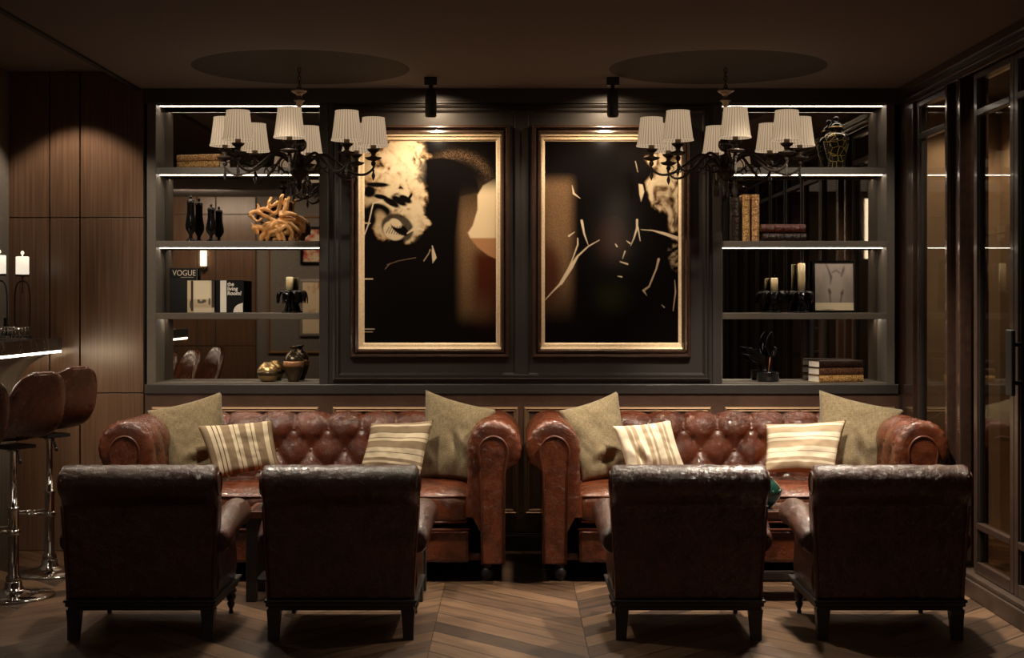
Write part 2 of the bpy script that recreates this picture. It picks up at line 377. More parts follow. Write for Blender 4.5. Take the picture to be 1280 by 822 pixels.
# cornice above main wall
mb = MB(); mb.box2((-2.235, 8.985, 2.735), (XR, 9.06, ZC)); mb.box2((-2.235, 8.995, 2.722), (XR, 9.05, 2.735)); struct(mb.build('trim_2', M['grey_paint']))
# walls outside
mb = MB(); mb.box2((-4.8, -1.06, 0), (3.2, -1.0, 2.96)); struct(mb.build('wall_back', M['plaster']))
mb = MB(); mb.box2((-4.8, -1, 0), (-4.72, 5.6, 2.96)); struct(mb.build('wall_left', M['plaster']))
mb = MB(); mb.box2((-4.8, 5.6, 0), (-3.09, 5.68, 2.96)); mb.box2((-3.14, 5.6, 0), (-3.06, 9.6, 2.96)); struct(mb.build('wall_bar_side', M['plaster']))
mb = MB(); mb.box2((-4.8, 9.58, 0), (3.2, 9.66, 2.96)); struct(mb.build('wall_outer_front', M['grey_paint']))
mb = MB(); mb.box2((3.12, -1, 0), (3.2, 9.6, 2.96)); mb.box2((XR+.16, 9.46, 0), (3.12, 9.56, 2.96)); struct(mb.build('wall_corridor', M['tan']))

# walnut panel wall (left, front)
mb = MB()
xs = [X_(13, 9.0)-.02, X_(62, 9.0), X_(100, 9.0), -2.238]; zs = [0.0, Z_(491, 9.0), Z_(272, 9.0), ZL]
g = .0042
for i in range(3):
    for j in range(3): mb.box2((xs[i]+g, 9.0, zs[j]+g*.7), (xs[i+1]-g, 9.04, zs[j+1]-g*.7), .002)
struct(mb.build('wall_panelled', M['panel']))
mb = MB(); mb.box2((-3.07, 9.03, 0), (-2.238, 9.5, ZL)); struct(mb.build('wall_panel_backing', M['shadow_gap']))

# main wall: centre block, posts, shelves units
XLo, XLi = X_(195, WY), X_(400, WY); XRi, XRo = X_(903, WY), X_(1108, WY)
ZB = Z_(478, WY); ZT = Z_(130, WY)
mb = MB()
mb.box2((XLi+.001, WY, .08), (XRi-.001, 9.5, 2.74))                      # centre block
mb.box2((-2.236, WY, .08), (XLi+.001, 9.5, ZB-.075)); mb.box2((XRi-.001, WY, .08), (XR, 9.5, ZB-.075))
mb.box2((-2.236, WY, ZT), (XLi, 9.5, 2.74)); mb.box2((XRi, WY, ZT), (XR, 9.5, 2.74))
struct(mb.build('wall_front', M['grey_paint']))
mb = MB(); mb.box2((-2.236, 8.995, 0), (XR, WY+.01, .095), .004); mb.box2((-2.236, 9.005, .095), (XR, WY+.01, .107), .003); struct(mb.build('baseboard_front', M['dark_wood']))
# wainscot of brown leather with brass-lit rails
mb = MB(); mb.box2((-2.236, WY-.006, .12), (XR-.01, WY+.003, Z_(492, WY))); struct(mb.build('trim_3', M['wain']))
for (a, b_) in ((284, 399), (416, 648), (655, 889), (905, 1118)):
    a = 190 if a == 284 else a
    mb = MB(); moulding(mb, X_(a, WY), X_(b_, WY), .22, Z_(508, WY), [(0, WY-.006), (.003, WY-.02), (.012, WY-.026), (.02, WY-.018), (.026, WY-.022), (.034, WY-.006)])
    struct(mb.build('trim_4', M['gold_frame'] if 0 else M['bronze_rail']))
# centre panel moulding
def panelmould(x0, x1, z0, z1, y, w=.05):
    mb = MB(); moulding(mb, x0, x1, z0, z1, [(0, y), (.003, y-.018), (w*.3, y-.026), (w*.42, y-.014), (w*.7, y-.018), (w*.85, y-.006), (w, y)])
    return struct(mb.build('trim_5', M['grey_paint']))
panelmould(X_(416, WY), X_(888, WY), Z_(476, WY), Z_(131, WY), WY)
mb = MB()
for px in (405, 896): mb.box2((X_(px, WY)-.028, WY-.012, ZB-.06), (X_(px, WY)+.028, WY, 2.72), .004)
mb.box2((X_(643, WY), WY-.008, Z_(474, WY)), (X_(661, WY), WY, Z_(133, WY)), .003)
struct(mb.build('trim_6', M['grey_paint']))
# ledge beneath shelves
mb = MB(); mb.box2((-2.236, WY-.02, Z_(492, WY)), (XR-.015, WY+.01, Z_(480, WY)), .004); struct(mb.build('trim_7', M['grey_paint']))
# mirrors
for (a, b_) in ((XLo, XLi), (XRi, XRo)):
    mb = MB(); mb.box2((a, BY, ZB), (b_, BY+.01, ZT)); o = struct(mb.build('mirror_panel', M['mirror']))
SH = [Z_(209, WY), Z_(301, WY), Z_(391, WY)]; TH = .038
def shelving(name, x0, x1, inner_left, label):
    t = thing(name, ((x0+x1)/2, WY, ZB-.07), label, 'shelving', 'built-in shelving units')
    ox, oz = (x0+x1)/2, ZB-.07
    def part(nm, a, b, m, bev=.002):
        q = MB(); q.box2((a[0]-ox, a[1]-WY, a[2]-oz), (b[0]-ox, b[1]-WY, b[2]-oz), bev); return q.build(nm, m, t)
    part('side_panel', (x0-.055, WY-.004, ZB-.07), (x0, BY, ZT+.02), M['taupe_paint'])
    part('side_panel', (x1, WY-.004, ZB-.07), (x1+.05, BY, ZT+.02), M['taupe_paint'])
    part('bottom_board', (x0, WY-.006, ZB-.07), (x1, BY, ZB), M['taupe_paint'])
    part('top_board', (x0, WY-.004, ZT), (x1, BY, ZT+.02), M['taupe_paint'])
    for z in SH:
        s_ = part('shelf', (x0, WY-.002, z-TH), (x1, BY, z), M['taupe_paint'])
    for z in [ZT]+[z-TH for z in SH]:
        hz = .0018 if z != SH[2]-TH else .0008; dy = -.03 if z != SH[2]-TH else .06
        part('light_strip', (x0+.004, WY+.108+dy, z-hz-.0005), (x1-.004, WY+.136+dy, z-.0005), M['led'], 0)
        part('strip_channel', (x0+.002, WY+.1365+dy, z-hz-(.004 if z != SH[2]-TH else .0002)), (x1-.002, WY+.160+dy, z-.0003), M['taupe_paint'], 0)
    return t
shelving('shelving_unit', XLo, XLi, True, 'open taupe shelving niche beside the walnut panels, holding the gilded root sculpture')
shelving('shelving_unit', XRi, XRo, False, 'open taupe shelving niche beside the glazed doors, holding the horse print')

# right wall: glazed doors
def yR(px, X=XR): return F*X/(px-CX)
mb = MB()
X0, X1 = XR, XR+.16
def rb(y0, y1, z0, z1, dx0=0., dx1=.12, bev=.004): mb.box2((XR+dx0, y0, z0), (XR+dx1, y1, z1), bev)
rb(-1, 9.5, 2.69, ZC+.0, 0, .16); rb(-1, 9.0, 2.76, ZC, -.03, 0); rb(-1, 9.0, 2.72, 2.735, -.015, 0)
rb(8.74, 9.5, 0, 2.69, 0, .08)
rb(7.84, 7.96, 0, 2.69, .02, .16)
for yy in (8.03, 7.80): rb(yy-.02, yy+.02, .15, 2.69, -.012, .05)
rb(-1, 2.0, 0, 2.69, 0, .16)
struct(mb.build('wall_right', M['frame_dark']))
mb = MB(); mb.box2((XR-.03, -1, 0), (XR+.16, 9.0, .09), .006); mb.box2((XR-.018, -1, .09), (XR+.16, 9.0, .115), .006); struct(mb.build('baseboard_right', mat('dark walnut skirting', (.05, .03, .021), .45, bump=.2, var=.3, bscale=8)))
doorwood = mat('dark stained door frame', (.045, .027, .020), .35, coat=.2, var=.2)
def gdoor(idx, y0, y1, handle=None):
    """leaf from y0 (near) to y1 (far)"""
    d = thing('door_%d' % idx, (XR+.05, (y0+y1)/2, .115), None, None); struct(d)
    oy = (y0+y1)/2; st = .055
    def P(nm, a, b, m, bev=.004):
        q = MB(); q.box2((a[0]-.05, a[1]-oy, a[2]-.115), (b[0]-.05, b[1]-oy, b[2]-.115), bev); return q.build(nm, m, d)
    z0, z1 = .118, 2.686
    P('stile', (.02, y0, z0), (.07, y0+st, z1), doorwood); P('stile', (.02, y1-st, z0), (.07, y1, z1), doorwood)
    P('rail', (.02, y0+st, z0), (.07, y1-st, z0+.06), doorwood); P('rail', (.02, y0+st, z1-.03), (.07, y1-st, z1), doorwood)
    P('glazing_bar', (.018, y0+st, 2.465), (.06, y1-st, 2.50), doorwood); P('glazing_bar', (.018, y0+st, .345), (.06, y1-st, .38), doorwood)
    P('bead', (.028, y0+st, z0+.06), (.06, y0+st+.014, z1-.03), M['dark_wood']); P('bead', (.028, y1-st-.014, z0+.06), (.06, y1-st, z1-.03), M['dark_wood'])
    P('glass_pane', (.042, y0+st, z0+.06), (.048, y1-st, z1-.03), M['glass'], 0)
    if handle:
        h = MB(); hy = handle-oy
        h.box2((-.085, hy-.045, 1.07-.115), (-.065, hy+.045, 1.38-.115), .006)
        for z in (1.13, 1.31): h.box2((-.07, hy-.01, z-.115-.01), (-.02, hy+.01, z-.115+.01), .003)
        h.build('handle', M['black_metal'], d)
    return d
gdoor(1, 8.10, 8.735)
gdoor(2, 7.04, 7.65, None)
gdoor(3, 6.35, 7.035, 6.95)
gdoor(4, 5.6, 6.30); gdoor(5, 4.85, 5.55); gdoor(6, 4.1, 4.8); gdoor(7, 3.4, 4.05); gdoor(8, 2.7, 3.35); gdoor(9, 2.02, 2.65)

# reflected end of the room (behind the camera)
mb = MB()
VY = 19.9
def vx(px): return (px-CX)*VY/F
for i, (a, b_) in enumerate(((-4.72, vx(255)), (vx(255), vx(278)), (vx(278), vx(327)))):
    for z0, z1 in ((0, .95), (.95, 2.68), (2.68, ZL)): mb.box2((a+.008, -1., z0+.005), (b_-.008, -.96, z1-.005), .002)
struct(mb.build('wall_back_panelling', M['panel']))
mb = MB(); moulding(mb, vx(341), -1.6, .85, 2.66, [(0, -1), (.004, -.975), (.015, -.97), (.03, -1)]); moulding(mb, -1.4, 1.2, .85, 2.66, [(0, -1), (.004, -.975), (.015, -.97), (.03, -1)])
struct(mb.build('trim_8', mat('gilded beading', (.35, .18, .07), .4, .4)))

# ------------------------------------------------------------------ painted flat artwork
rng = np.random.default_rng(3)
def fbm(xs, ys, sc, seed=0., oct=5, dist=0.):
    out = np.zeros(xs.shape)
    it = np.nditer([xs, ys], flags=['multi_index'])
    for x, y in it:
        v = Vector((float(x)*sc+seed, float(y)*sc, seed))
        if dist: v += noise.noise_vector(v*.6)*dist
        out[it.multi_index] = noise.fractal(v, .9, 2.1, oct)
    return out
def ss(a, b, x): t = np.clip((x-a)/(b-a), 0, 1); return t*t*(3-2*t)
def seg_d(X, Y, a, b):
    ax, ay = a; bx, by = b; dx, dy = bx-ax, by-ay; t = np.clip(((X-ax)*dx+(Y-ay)*dy)/(dx*dx+dy*dy+1e-9), 0, 1)
    return np.hypot(X-ax-t*dx, Y-ay-t*dy), t
def stroke(img, X, Y, pts, w, col, soft=.5):
    best = np.full(X.shape, 1e9); n = len(pts)-1
    for i in range(n):
        d, t = seg_d(X, Y, pts[i], pts[i+1]); ww = w[i]+(w[i+1]-w[i])*t if hasattr(w, '__len__') else w
        best = np.minimum(best, d-ww)
    a = 1-ss(-soft, soft, best); return mixc(img, col, a)
def mixc(img, col, a): return img*(1-a[..., None])+np.array(col)*a[..., None]
def poly_mask(X, Y, pts, soft=1.0):
    ins = np.zeros(X.shape, bool); n = len(pts); d = np.full(X.shape, 1e9)
    for i in range(n):
        (x1, y1), (x2, y2) = pts[i], pts[(i+1) % n]
        c = ((y1 > Y) != (y2 > Y)) & (X < (x2-x1)*(Y-y1)/((y2-y1)+1e-12)+x1); ins ^= c
        dd, _ = seg_d(X, Y, pts[i], pts[(i+1) % n]); d = np.minimum(d, dd)
    sd = np.where(ins, -d, d); return 1-ss(-soft, soft, sd)
def ell(X, Y, c, rx, ry, rot=0., soft=.15):
    a = R(rot); x = X-c[0]; y = Y-c[1]; u = x*math.cos(a)+y*math.sin(a); v = -x*math.sin(a)+y*math.cos(a)
    return 1-ss(1-soft, 1+soft, np.hypot(u/rx, v/ry))
def flat_image(name, m, parent, origin, uvec, vvec, img):
    """img [ny][nx] colour rows top to bottom; origin = top left corner (local)"""
    ny, nx, _ = img.shape
    u = np.linspace(0, 1, nx); v = np.linspace(0, 1, ny); U, V = np.meshgrid(u, v)
    P = np.array(origin)[None, None]+U[..., None]*np.array(uvec)+V[..., None]*np.array(vvec)
    me = bpy.data.meshes.new(name); idx = np.arange(nx*ny).reshape(ny, nx)
    fc = np.stack([idx[:-1, :-1], idx[1:, :-1], idx[1:, 1:], idx[:-1, 1:]], -1).reshape(-1, 4)
    me.from_pydata(P.reshape(-1, 3).tolist(), [], fc.tolist())
    at = me.color_attributes.new('paint', 'FLOAT_COLOR', 'POINT')
    c = np.ones((nx*ny, 4), np.float32); c[:, :3] = np.clip(img.reshape(-1, 3), 0, 1); at.data.foreach_set('color', c.ravel())
    me.materials.append(m); o = bpy.data.objects.new(name, me); COL.objects.link(o)
    if parent: o.parent = parent
    return o
CREAM = (.62, .50, .32); BLK = (.004, .003, .003)
def art1():
    nx, ny = 329, 503; X, Y = np.meshgrid(np.linspace(456, 620, nx), np.linspace(177, 428, ny))
    img = np.zeros((ny, nx, 3))+np.array(BLK)
    f1 = fbm(X[::2, ::2], Y[::2, ::2], .045, 3.1, 5, 1.2); f1 = np.kron(f1, np.ones((2, 2)))[:ny, :nx]
    f2 = fbm(X[::2, ::2], Y[::2, ::2], .11, 9.7, 4, .8); f2 = np.kron(f2, np.ones((2, 2)))[:ny, :nx]
    gr = rng.random(X.shape)
    # gritty halo over the head
    halo = np.exp(-((np.hypot((X-570)/42, (Y-232)/38)-1.0)/.16)**2)*ss(240, 205, Y)*ss(520, 560, X)
    img = mixc(img, (.30, .18, .09), np.clip(halo*(.1+.9*(gr > .7)), 0, 1)*.5)
    # vertical tan column
    band = ss(566, 582, X)*(1-ss(600, 632, X))*ss(215, 290, Y)*(1-ss(380, 412, Y))
    img = mixc(img, (.25, .145, .07), np.clip(band*(.45+.55*gr)*(1-.35*ss(300, 390, Y)), 0, 1))
    red = ss(584, 602, X)*ss(302, 325, Y)*(1-ss(350, 425, Y)); img = mixc(img, (.06, .014, .006), red)
    # head silhouette
    head = poly_mask(X, Y, [(522, 214), (526, 205), (536, 199), (552, 197), (568, 200), (582, 209), (592, 220), (597, 228), (599, 240), (575, 246), (568, 300), (560, 420), (500, 420), (505, 300), (520, 285), (533, 265), (535, 240), (523, 225)], 1.6)
    img = mixc(img, BLK, head*(1-band*.9))
    # pale face shape at the right edge
    cr = poly_mask(X, Y, [(621, 222), (604, 232), (597, 244), (597, 262), (591, 282), (585, 291), (588, 298), (597, 309), (610, 319), (621, 324)], 1.2)*ss(220, 246, Y)
    tone = mixc(np.zeros_like(img)+np.array((.74, .58, .36)), (.40, .20, .09), ss(296, 299, Y))
    img = img*(1-cr[..., None])+tone*cr[..., None]
    # smoke
    base = poly_mask(X, Y, [(450, 184), (478, 176), (518, 176), (530, 186), (538, 196), (524, 208), (521, 224), (531, 228), (533, 245), (530, 262), (537, 279), (528, 291), (512, 304), (500, 296), (478, 300), (466, 290), (462, 262), (450, 250)], 6)
    s_ = np.clip(base*1.1+f1*.9+f2*.6-.12, 0, 1)*base**.4
    col = mixc(np.zeros_like(img)+np.array((.34, .20, .09)), CREAM, np.clip(ss(.35, 1.15, s_+.35*ss(462, 500, X)-.15)*(.82+.5*f2), 0, 1))
    a = ss(.08, .7, s_); img = img*(1-a[..., None])+col*a[..., None]
    img = mixc(img, CREAM, ell(X, Y, (508, 210), 19, 44, 6, .5)*np.clip(.45+f2*.9, 0, 1)); img = mixc(img, CREAM, ell(X, Y, (513, 270), 15, 26, 0, .4)*np.clip(.7+f2, 0, 1))
    # dark gaps, gloved hand and lamp-like round form
    for c, rx, ry, ro in [((472, 231), 15, 3, 2), ((462, 240), 8, 7, 0), ((476, 246), 9, 3, 10), ((489, 253), 12, 4, 30), ((499, 251), 11, 4.2, 32), ((507, 249), 9, 4, 28), ((513, 246), 5, 1.8, -60), ((476, 262), 14, 7, 20), ((462, 272), 9, 16, 10)]:
        img = mixc(img, BLK, ell(X, Y, c, rx, ry, ro, .25))
    img = mixc(img, (.5, .36, .2), ell(X, Y, (477, 272), 9, 6, 60, .5)*.8)
    img = mixc(img, BLK, ell(X, Y, (497, 285), 21, 17, 30, .1)*.9); img = mixc(img, CREAM, ell(X, Y, (493, 288), 14, 12, 25, .1)); img = mixc(img, BLK, ell(X, Y, (500, 286), 13, 6, 35, .15)); img = mixc(img, CREAM, ell(X, Y, (495, 279), 8, 5, 30, .2))
    for k in range(7): img = stroke(img, X, Y, [(483+k*3.2, 291+k*.5), (487+k*3.4, 284-k*.3)], .45, BLK)
    for k in range(7): img = stroke(img, X, Y, [(509+k*1.2, 292-k*1.2), (524+k*1.0, 284+k*.6)], .5, CREAM)
    img = stroke(img, X, Y, [(456, 293), (461, 280), (465, 262), (467, 254), (478, 252)], .7, (.7, .6, .45))
    img = stroke(img, X, Y, [(456, 279), (463, 279)], .8, CREAM); img = stroke(img, X, Y, [(456, 348.5), (466, 348.5)], .8, CREAM)
    img = stroke(img, X, Y, [(456, 411), (468, 411)], .6, (.5, .4, .3)); img = stroke(img, X, Y, [(456, 414.5), (466, 414.5)], .5, (.4, .3, .2))
    img = mixc(img, (.62, .5, .34), poly_mask(X, Y, [(540, 307), (541, 307), (546, 322), (541, 329), (540, 318)], .5))
    img = stroke(img, X, Y, [(530, 326), (536, 317), (538, 312)], .6, (.4, .28, .17)); img = stroke(img, X, Y, [(484, 331), (498, 326), (520, 322)], .4, (.2, .13, .08)); img = stroke(img, X, Y, [(482, 336), (488, 329)], .5, (.18, .12, .08))
    return img
def art2():
    nx, ny = 333, 503; X, Y = np.meshgrid(np.linspace(681, 847, nx), np.linspace(177, 428, ny))
    img = np.zeros((ny, nx, 3))+np.array(BLK); gr = rng.random(X.shape)
    f1 = fbm(X[::2, ::2]*1.2, Y[::2, ::2]*.8, .06, 5.3, 6, 1.6); f1 = np.kron(f1, np.ones((2, 2)))[:ny, :nx]
    band = (1-ss(706, 724, X))*ss(214, 236, Y)*(1-ss(350, 410, Y)); img = mixc(img, (.25, .145, .072), np.clip(band*(.45+.55*gr)*(1-.4*ss(290, 380, Y)), 0, 1))
    img = mixc(img, (.05, .010, .006), ell(X, Y, (683, 340), 17, 36, 0, .5)*.8)
    img = mixc(img, (.045, .018, .012), ell(X, Y, (765, 300), 17, 22, 0, .95)*.6); img = mixc(img, (.02, .022, .008), ell(X, Y, (764, 372), 18, 16, 0, .95)*.5)
    sm = poly_mask(X, Y, [(806, 196), (830, 186), (849, 190), (849, 292), (838, 290), (833, 270), (818, 262), (808, 245), (804, 228), (812, 214)], 5)
    s_ = np.clip(sm*1.1+f1*.8-.3, 0, 1)*sm**.5; col = mixc(np.zeros_like(img)+np.array((.34, .2, .1)), CREAM, ss(.35, .9, s_)); a = ss(.08, .75, s_)*(.75+.25*ss(-.3, .4, f1)); img = img*(1-a[..., None])+col*a[..., None]
    sm = poly_mask(X, Y, [(838, 300), (849, 296), (849, 340), (840, 335), (835, 318)], 3); a = sm*ss(-.3, .4, f1); img = mixc(img, (.5, .36, .2), a)
    img = mixc(img, BLK, ell(X, Y, (824, 276), 10, 11, 30, .35)); img = mixc(img, CREAM, poly_mask(X, Y, [(798, 230), (803, 231), (805, 240), (801, 252), (799, 243)], .7))
    S = lambda p, w, c=(.68, .55, .38): stroke(img, X, Y, p, w, c)
    img = S([(715, 232), (717, 242), (725, 248)], [.3, 1.3, .2]); img = S([(727, 276), (730, 292), (735, 306)], [1.6, 1.0, .3]); img = S([(711, 295), (718, 290)], [1.2, .3])
    img = S([(749, 300), (735, 308), (722, 320), (714, 333), (701, 354)], [.4, .7, 1.1, 2.6, 2.0]); img = S([(701, 354), (692, 363), (681, 375)], [1.5, .8, .5])
    img = S([(722, 298), (722, 306), (715, 325), (709, 340)], [.7, .9, .6, 1.5]); img = S([(796, 275), (796, 285), (792, 298), (788, 307)], [1.3, 1.2, .7, .3]); img = S([(797, 284), (800, 301)], [.9, .4])
    img = S([(801, 287), (815, 288), (830, 292), (847, 298)], [.3, .7, 1.8, 2.2]); img = S([(783, 301), (787, 304)], [.3, 1.0]); img = S([(769, 305), (771, 308)], [.5, .9]); img = S([(781, 314), (778, 323)], [.8, .3])
    img = S([(775, 327), (784, 330)], [.6, 1.1]); img = S([(772, 345), (777, 346)], [.4, .8]); img = S([(823, 324), (820, 336), (811, 358)], [1.5, .9, .9], (.5, .38, .26)); img = S([(811, 358), (804, 363), (808, 369)], [1, 1.4, .3], (.4, .3, .2))
    img = S([(843, 350), (844, 365), (841, 388)], [.3, .9, .4], (.4, .28, .17)); img = S([(794, 202), (797, 215)], [.5, .4], (.4, .3, .2)); img = S([(827, 381), (830, 384)], [.4, .6], (.4, .3, .2))
    return img
def picture(name, outer, gold, inner, img, label):
    x0, x1, z0, z1 = X_(outer[0], WY), X_(outer[1], WY), Z_(outer[3], WY), Z_(outer[2], WY); ox, oz = (x0+x1)/2, (z0+z1)/2
    t = thing(name, (ox, WY, oz), label, 'picture', 'large framed artworks on the wall')
    q = MB(); moulding(q, x0-ox, x1-ox, z0-oz, z1-oz, [(0, -.001), (.0, -.035), (.008, -.05), (.016, -.052), (.024, -.04), (.030, -.030), (.034, -.044), (.046, -.048), (.056, -.03), (.062, -.018), (.075, -.016)])
    q.build('outer_frame', M['frame_dark'], t)
    gx0, gx1, gz0, gz1 = [X_(gold[0], WY)-ox, X_(gold[1], WY)-ox, Z_(gold[3], WY)-oz, Z_(gold[2], WY)-oz]
    q = MB(); moulding(q, gx0, gx1, gz0, gz1, [(0, -.016), (.0, -.032), (.006, -.037), (.014, -.034), (.018, -.028), (.034, -.026), (.042, -.018), (.046, -.017)])
    q.build('gilt_frame', M['gold_frame'], t)
    ix0, ix1, iz0, iz1 = [X_(inner[0], WY)-ox, X_(inner[1], WY)-ox, Z_(inner[3], WY)-oz, Z_(inner[2], WY)-oz]
    flat_image('canvas', M['paint_canvas'], t, (ix0, -.0175, iz1), (ix1-ix0, 0, 0), (0, 0, iz0-iz1), img)
    q = MB(); q.box2((gx0+.01, -.0165, gz0+.01), (gx1-.01, -.001, gz1-.01)); q.build('backing_board', M['dark_wood'], t)
picture('framed_artwork', (438, 637, 157, 447), (447, 629, 168, 437), (456, 620, 177, 428), art1(), 'large framed dark artwork with cream smoke billowing at left, beneath the left wall spotlight')
picture('framed_artwork', (665, 863, 157, 447), (672, 857, 168, 437), (681, 847, 177, 428), art2(), 'large framed dark artwork with pale brushed strokes and smoke at its right edge')

# spotlights on the ceiling
def spotlight(px, label):
    Y = 8.56; x = X_(px, Y); t = thing('ceiling_spotlight', (x, Y, ZC), label, 'spotlight', 'black ceiling spotlights above the artworks')
    q = MB(); q.box((0, 0, -.024), (.072, .06, .046), .004); q.build('mounting_box', M['black_metal'], t)
    q = MB(); q.lathe([(.012, -.048), (.012, -.072)], 12); q.build('stem', M['black_metal'], t)
    q = MB(); q.lathe([(.012, -.07), (.031, -.072), (.033, -.078), (.033, -.222), (.028, -.228), (.024, -.215), (.0001, -.20)], 24); h = q.build('lamp_head', M['black_metal'], t)
    q = MB(); q.lathe([(.022, -.2125), (.0001, -.2120)], 16); q.build('lens', M['flame'], h)
spotlight(538.5, 'slim black cylinder spotlight on ceiling above the smoke artwork at left')
spotlight(766, 'slim black cylinder spotlight on ceiling above the artwork at right')

# ------------------------------------------------------------------ chandelier
def make_chandelier():
    t = thing('chandelier', (0, 0, 2.91), '', 'chandelier', 'matching eight-shade chandeliers')
    z = lambda py, s=225.6: EYE-(py-HY)/s-2.91
    q = MB(); q.lathe([(.0001, 0), (.035, -.001), (.032, -.012), (.008, -.02), (.006, -.03)], 20); q.build('ceiling_hook', M['iron'], t)
    q = MB(); zz = -.03; k = 0
    while zz > z(113)+.012:
        ax = k % 2; P = []
        for i in range(12):
            a = 2*PI*i/12; u, v = .0085*math.cos(a), .016*math.sin(a)
            P.append((u if ax else 0, 0 if ax else u, zz-.014+v))
        q.tube(P, .0024, 6, closed=True); zz -= .0235; k += 1
    tag(q.build('chain', M['iron'], t))
    q = MB(); zt = z(111)
    q.lathe([(.004, zt+.01), (.012, zt+.004), (.04, zt-.004), (.047, zt-.012), (.035, zt-.022), (.018, zt-.03), (.015, zt-.05), (.028, zt-.06), (.030, zt-.068), (.017, zt-.078), (.02, zt-.092), (.010, zt-.10), (.007, zt-.12)], 24)
    q.build('crown', M['brass_dull'], t)
    q = MB(); zs_ = z(190)
    q.lathe([(.007, zt-.118), (.006, z(160)), (.010, z(163)), (.012, z(166)), (.006, z(169)), (.008, z(192)), (.03, z(194)), (.038, z(198)), (.03, z(203)), (.022, z(206)), (.05, z(210)), (.058, z(214)), (.045, z(219)), (.02, z(224)), (.012, z(229)), (.018, z(233)), (.006, z(238)), (.0001, z(241))], 28)
    q.build('stem', M['iron'], t)
    q = MB(); q.sphere((0, 0, z(181)), .042, 24, (1, 1, .95)); q.build('glass_ball', M['crystal'], t)
    # small scrolls at the hub
    for k in range(8):
        a = 2*PI*k/8+.39
        q = MB(); P = []
        for i in range(16):
            th = i/15*PI*1.7; rr = .055-.0018*i
            P.append((math.cos(a)*(.075+rr*math.cos(th+PI*.9)), math.sin(a)*(.075+rr*math.cos(th+PI*.9)), z(205)+rr*math.sin(th+PI*.9)))
        q.tube(P, [.0055-.0002*i for i in range(16)], 6); q.build('scroll', M['iron'], t)
    RA = .41
    def bez(p, n=26):
        out = []
        for i in range(n):
            u = i/(n-1)*(len(p)-1); k = min(int(u), len(p)-2); f = u-k
            p0, p1, p2, p3 = p[max(k-1, 0)], p[k], p[k+1], p[min(k+2, len(p)-1)]
            out.append(tuple(.5*((2*p1[j])+(-p0[j]+p2[j])*f+(2*p0[j]-5*p1[j]+4*p2[j]-p3[j])*f*f+(-p0[j]+3*p1[j]-3*p2[j]+p3[j])*f**3) for j in range(2)))
        return out
    prof = bez([(.03, z(208)), (.09, z(196)), (.15, z(194)), (.22, z(205)), (.29, z(216)), (.36, z(218)), (.41, z(210)), (RA, z(200))])
    arm0 = None
    zb, ztp = 2.374-2.91, 2.534-2.91
    for k in range(8):
        a = 2*PI*k/8-PI/2
        if arm0 is None:
            q = MB(); q.tube([(r, 0, h) for r, h in prof], [.0095-.0035*i/25 for i in range(26)], 8)
            sc = [(.16+.03*math.cos(w_)*(1-w_/9), 0, z(213)+.026*math.sin(w_)*(1-w_/9)) for w_ in [i*.45 for i in range(14)]]
            q.tube(sc, [.005-.0002*i for i in range(14)], 6)
            sc = [(.30+.022*math.cos(w_)*(1-w_/9), 0, z(211)+.022*math.sin(w_)*(1-w_/9)) for w_ in [i*.45 for i in range(12)]]
            q.tube(sc, [.004-.0002*i for i in range(12)], 6)
            q.sphere((RA, 0, z(204)), .014, 12, (1, 1, 1.2))
            arm0 = q.build('arm', M['iron'], t)
            q = MB(); q.lathe([(.006, z(204)), (.008, z(201)), (.034, z(199.5)), (.046, z(197.5)), (.047, z(196.5)), (.03, z(197)), (.012, z(194)), (.014, z(191)), (.03, z(188.5)), (.036, z(186)), (.028, z(187)), (.013, z(187))], 20, (RA, 0, 0))
            q.build('drip_cup', M['iron'], arm0)
            for w_ in range(8):
                pass
            q = MB(); q.lathe([(.0155, z(192)), (.0155, zb+.02), (.012, zb+.022)], 16, (RA, 0, 0)); q.build('candle_sleeve', M['sleeve'], arm0)
            q = MB(); P = []; n = 240
            for i in range(n):
                th = 2*PI*i/n; f = (i % 8)/8.; rip = 1+.018*math.cos(f*2*PI)
                P.append([Vector((RA+r*rip*math.cos(th), r*rip*math.sin(th), h)) for r, h in [(.083, zb), (.0825, zb+.008), (.079, zb+.014), (.070, zb+.08), (.0615, ztp-.008), (.0625, ztp-.004), (.0615, ztp)]])
            q.grid(P, closed_u=True, uvs=True); s_ = q.build('lamp_shade', M['shade'], arm0)
            q = MB(); q.lathe([(.010, zb+.024), (.017, zb+.045), (.014, zb+.07), (.0001, zb+.09)], 12, (RA, 0, 0)); q.build('bulb', M['bulb'], arm0)
            q = MB(); q.tube([(RA, 0, z(206)), (RA, 0, z(212))], .0025, 6); q.lathe([(.0001, z(226)), (.008, z(222)), (.011, z(219)), (.004, z(214.5)), (.007, z(213)), (.003, z(211))], 8, (RA, 0, 0)); q.build('pendant_drop', M['crystal'], arm0)
            arm0.rotation_euler.z = a
        else:
            c = copy_tree(arm0, t); c.rotation_euler.z = a
    # inner drops
    for k in range(6):
        a = 2*PI*k/6+.2; q = MB(); x, y = .06*math.cos(a), .06*math.sin(a)
        q.tube([(x, y, z(214)), (x, y, z(232))], .0025, 6); q.lathe([(.0001, z(247)), (.008, z(243)), (.012, z(238)), (.004, z(232)), (.009, z(229)), (.003, z(226))], 8, (x, y, 0)); q.build('pendant_drop', M['crystal'], t)
    return t
M['brass_dull'] = mat('pale antique brass', (.42, .32, .24), .3, .9)
M['sleeve'] = mat('candle sleeve', (.16, .11, .07), .5)
M['bulb'] = emit('bulb glow', (1., .72, .42), 6.)
ch = make_chandelier(); CY = 8.2
ch.location = (X_(375, CY)-.004, CY, 2.91); ch.rotation_euler.z = R(1.)
ch['label'] = 'eight-shade chandelier hanging in front of the left niche and smoke artwork'
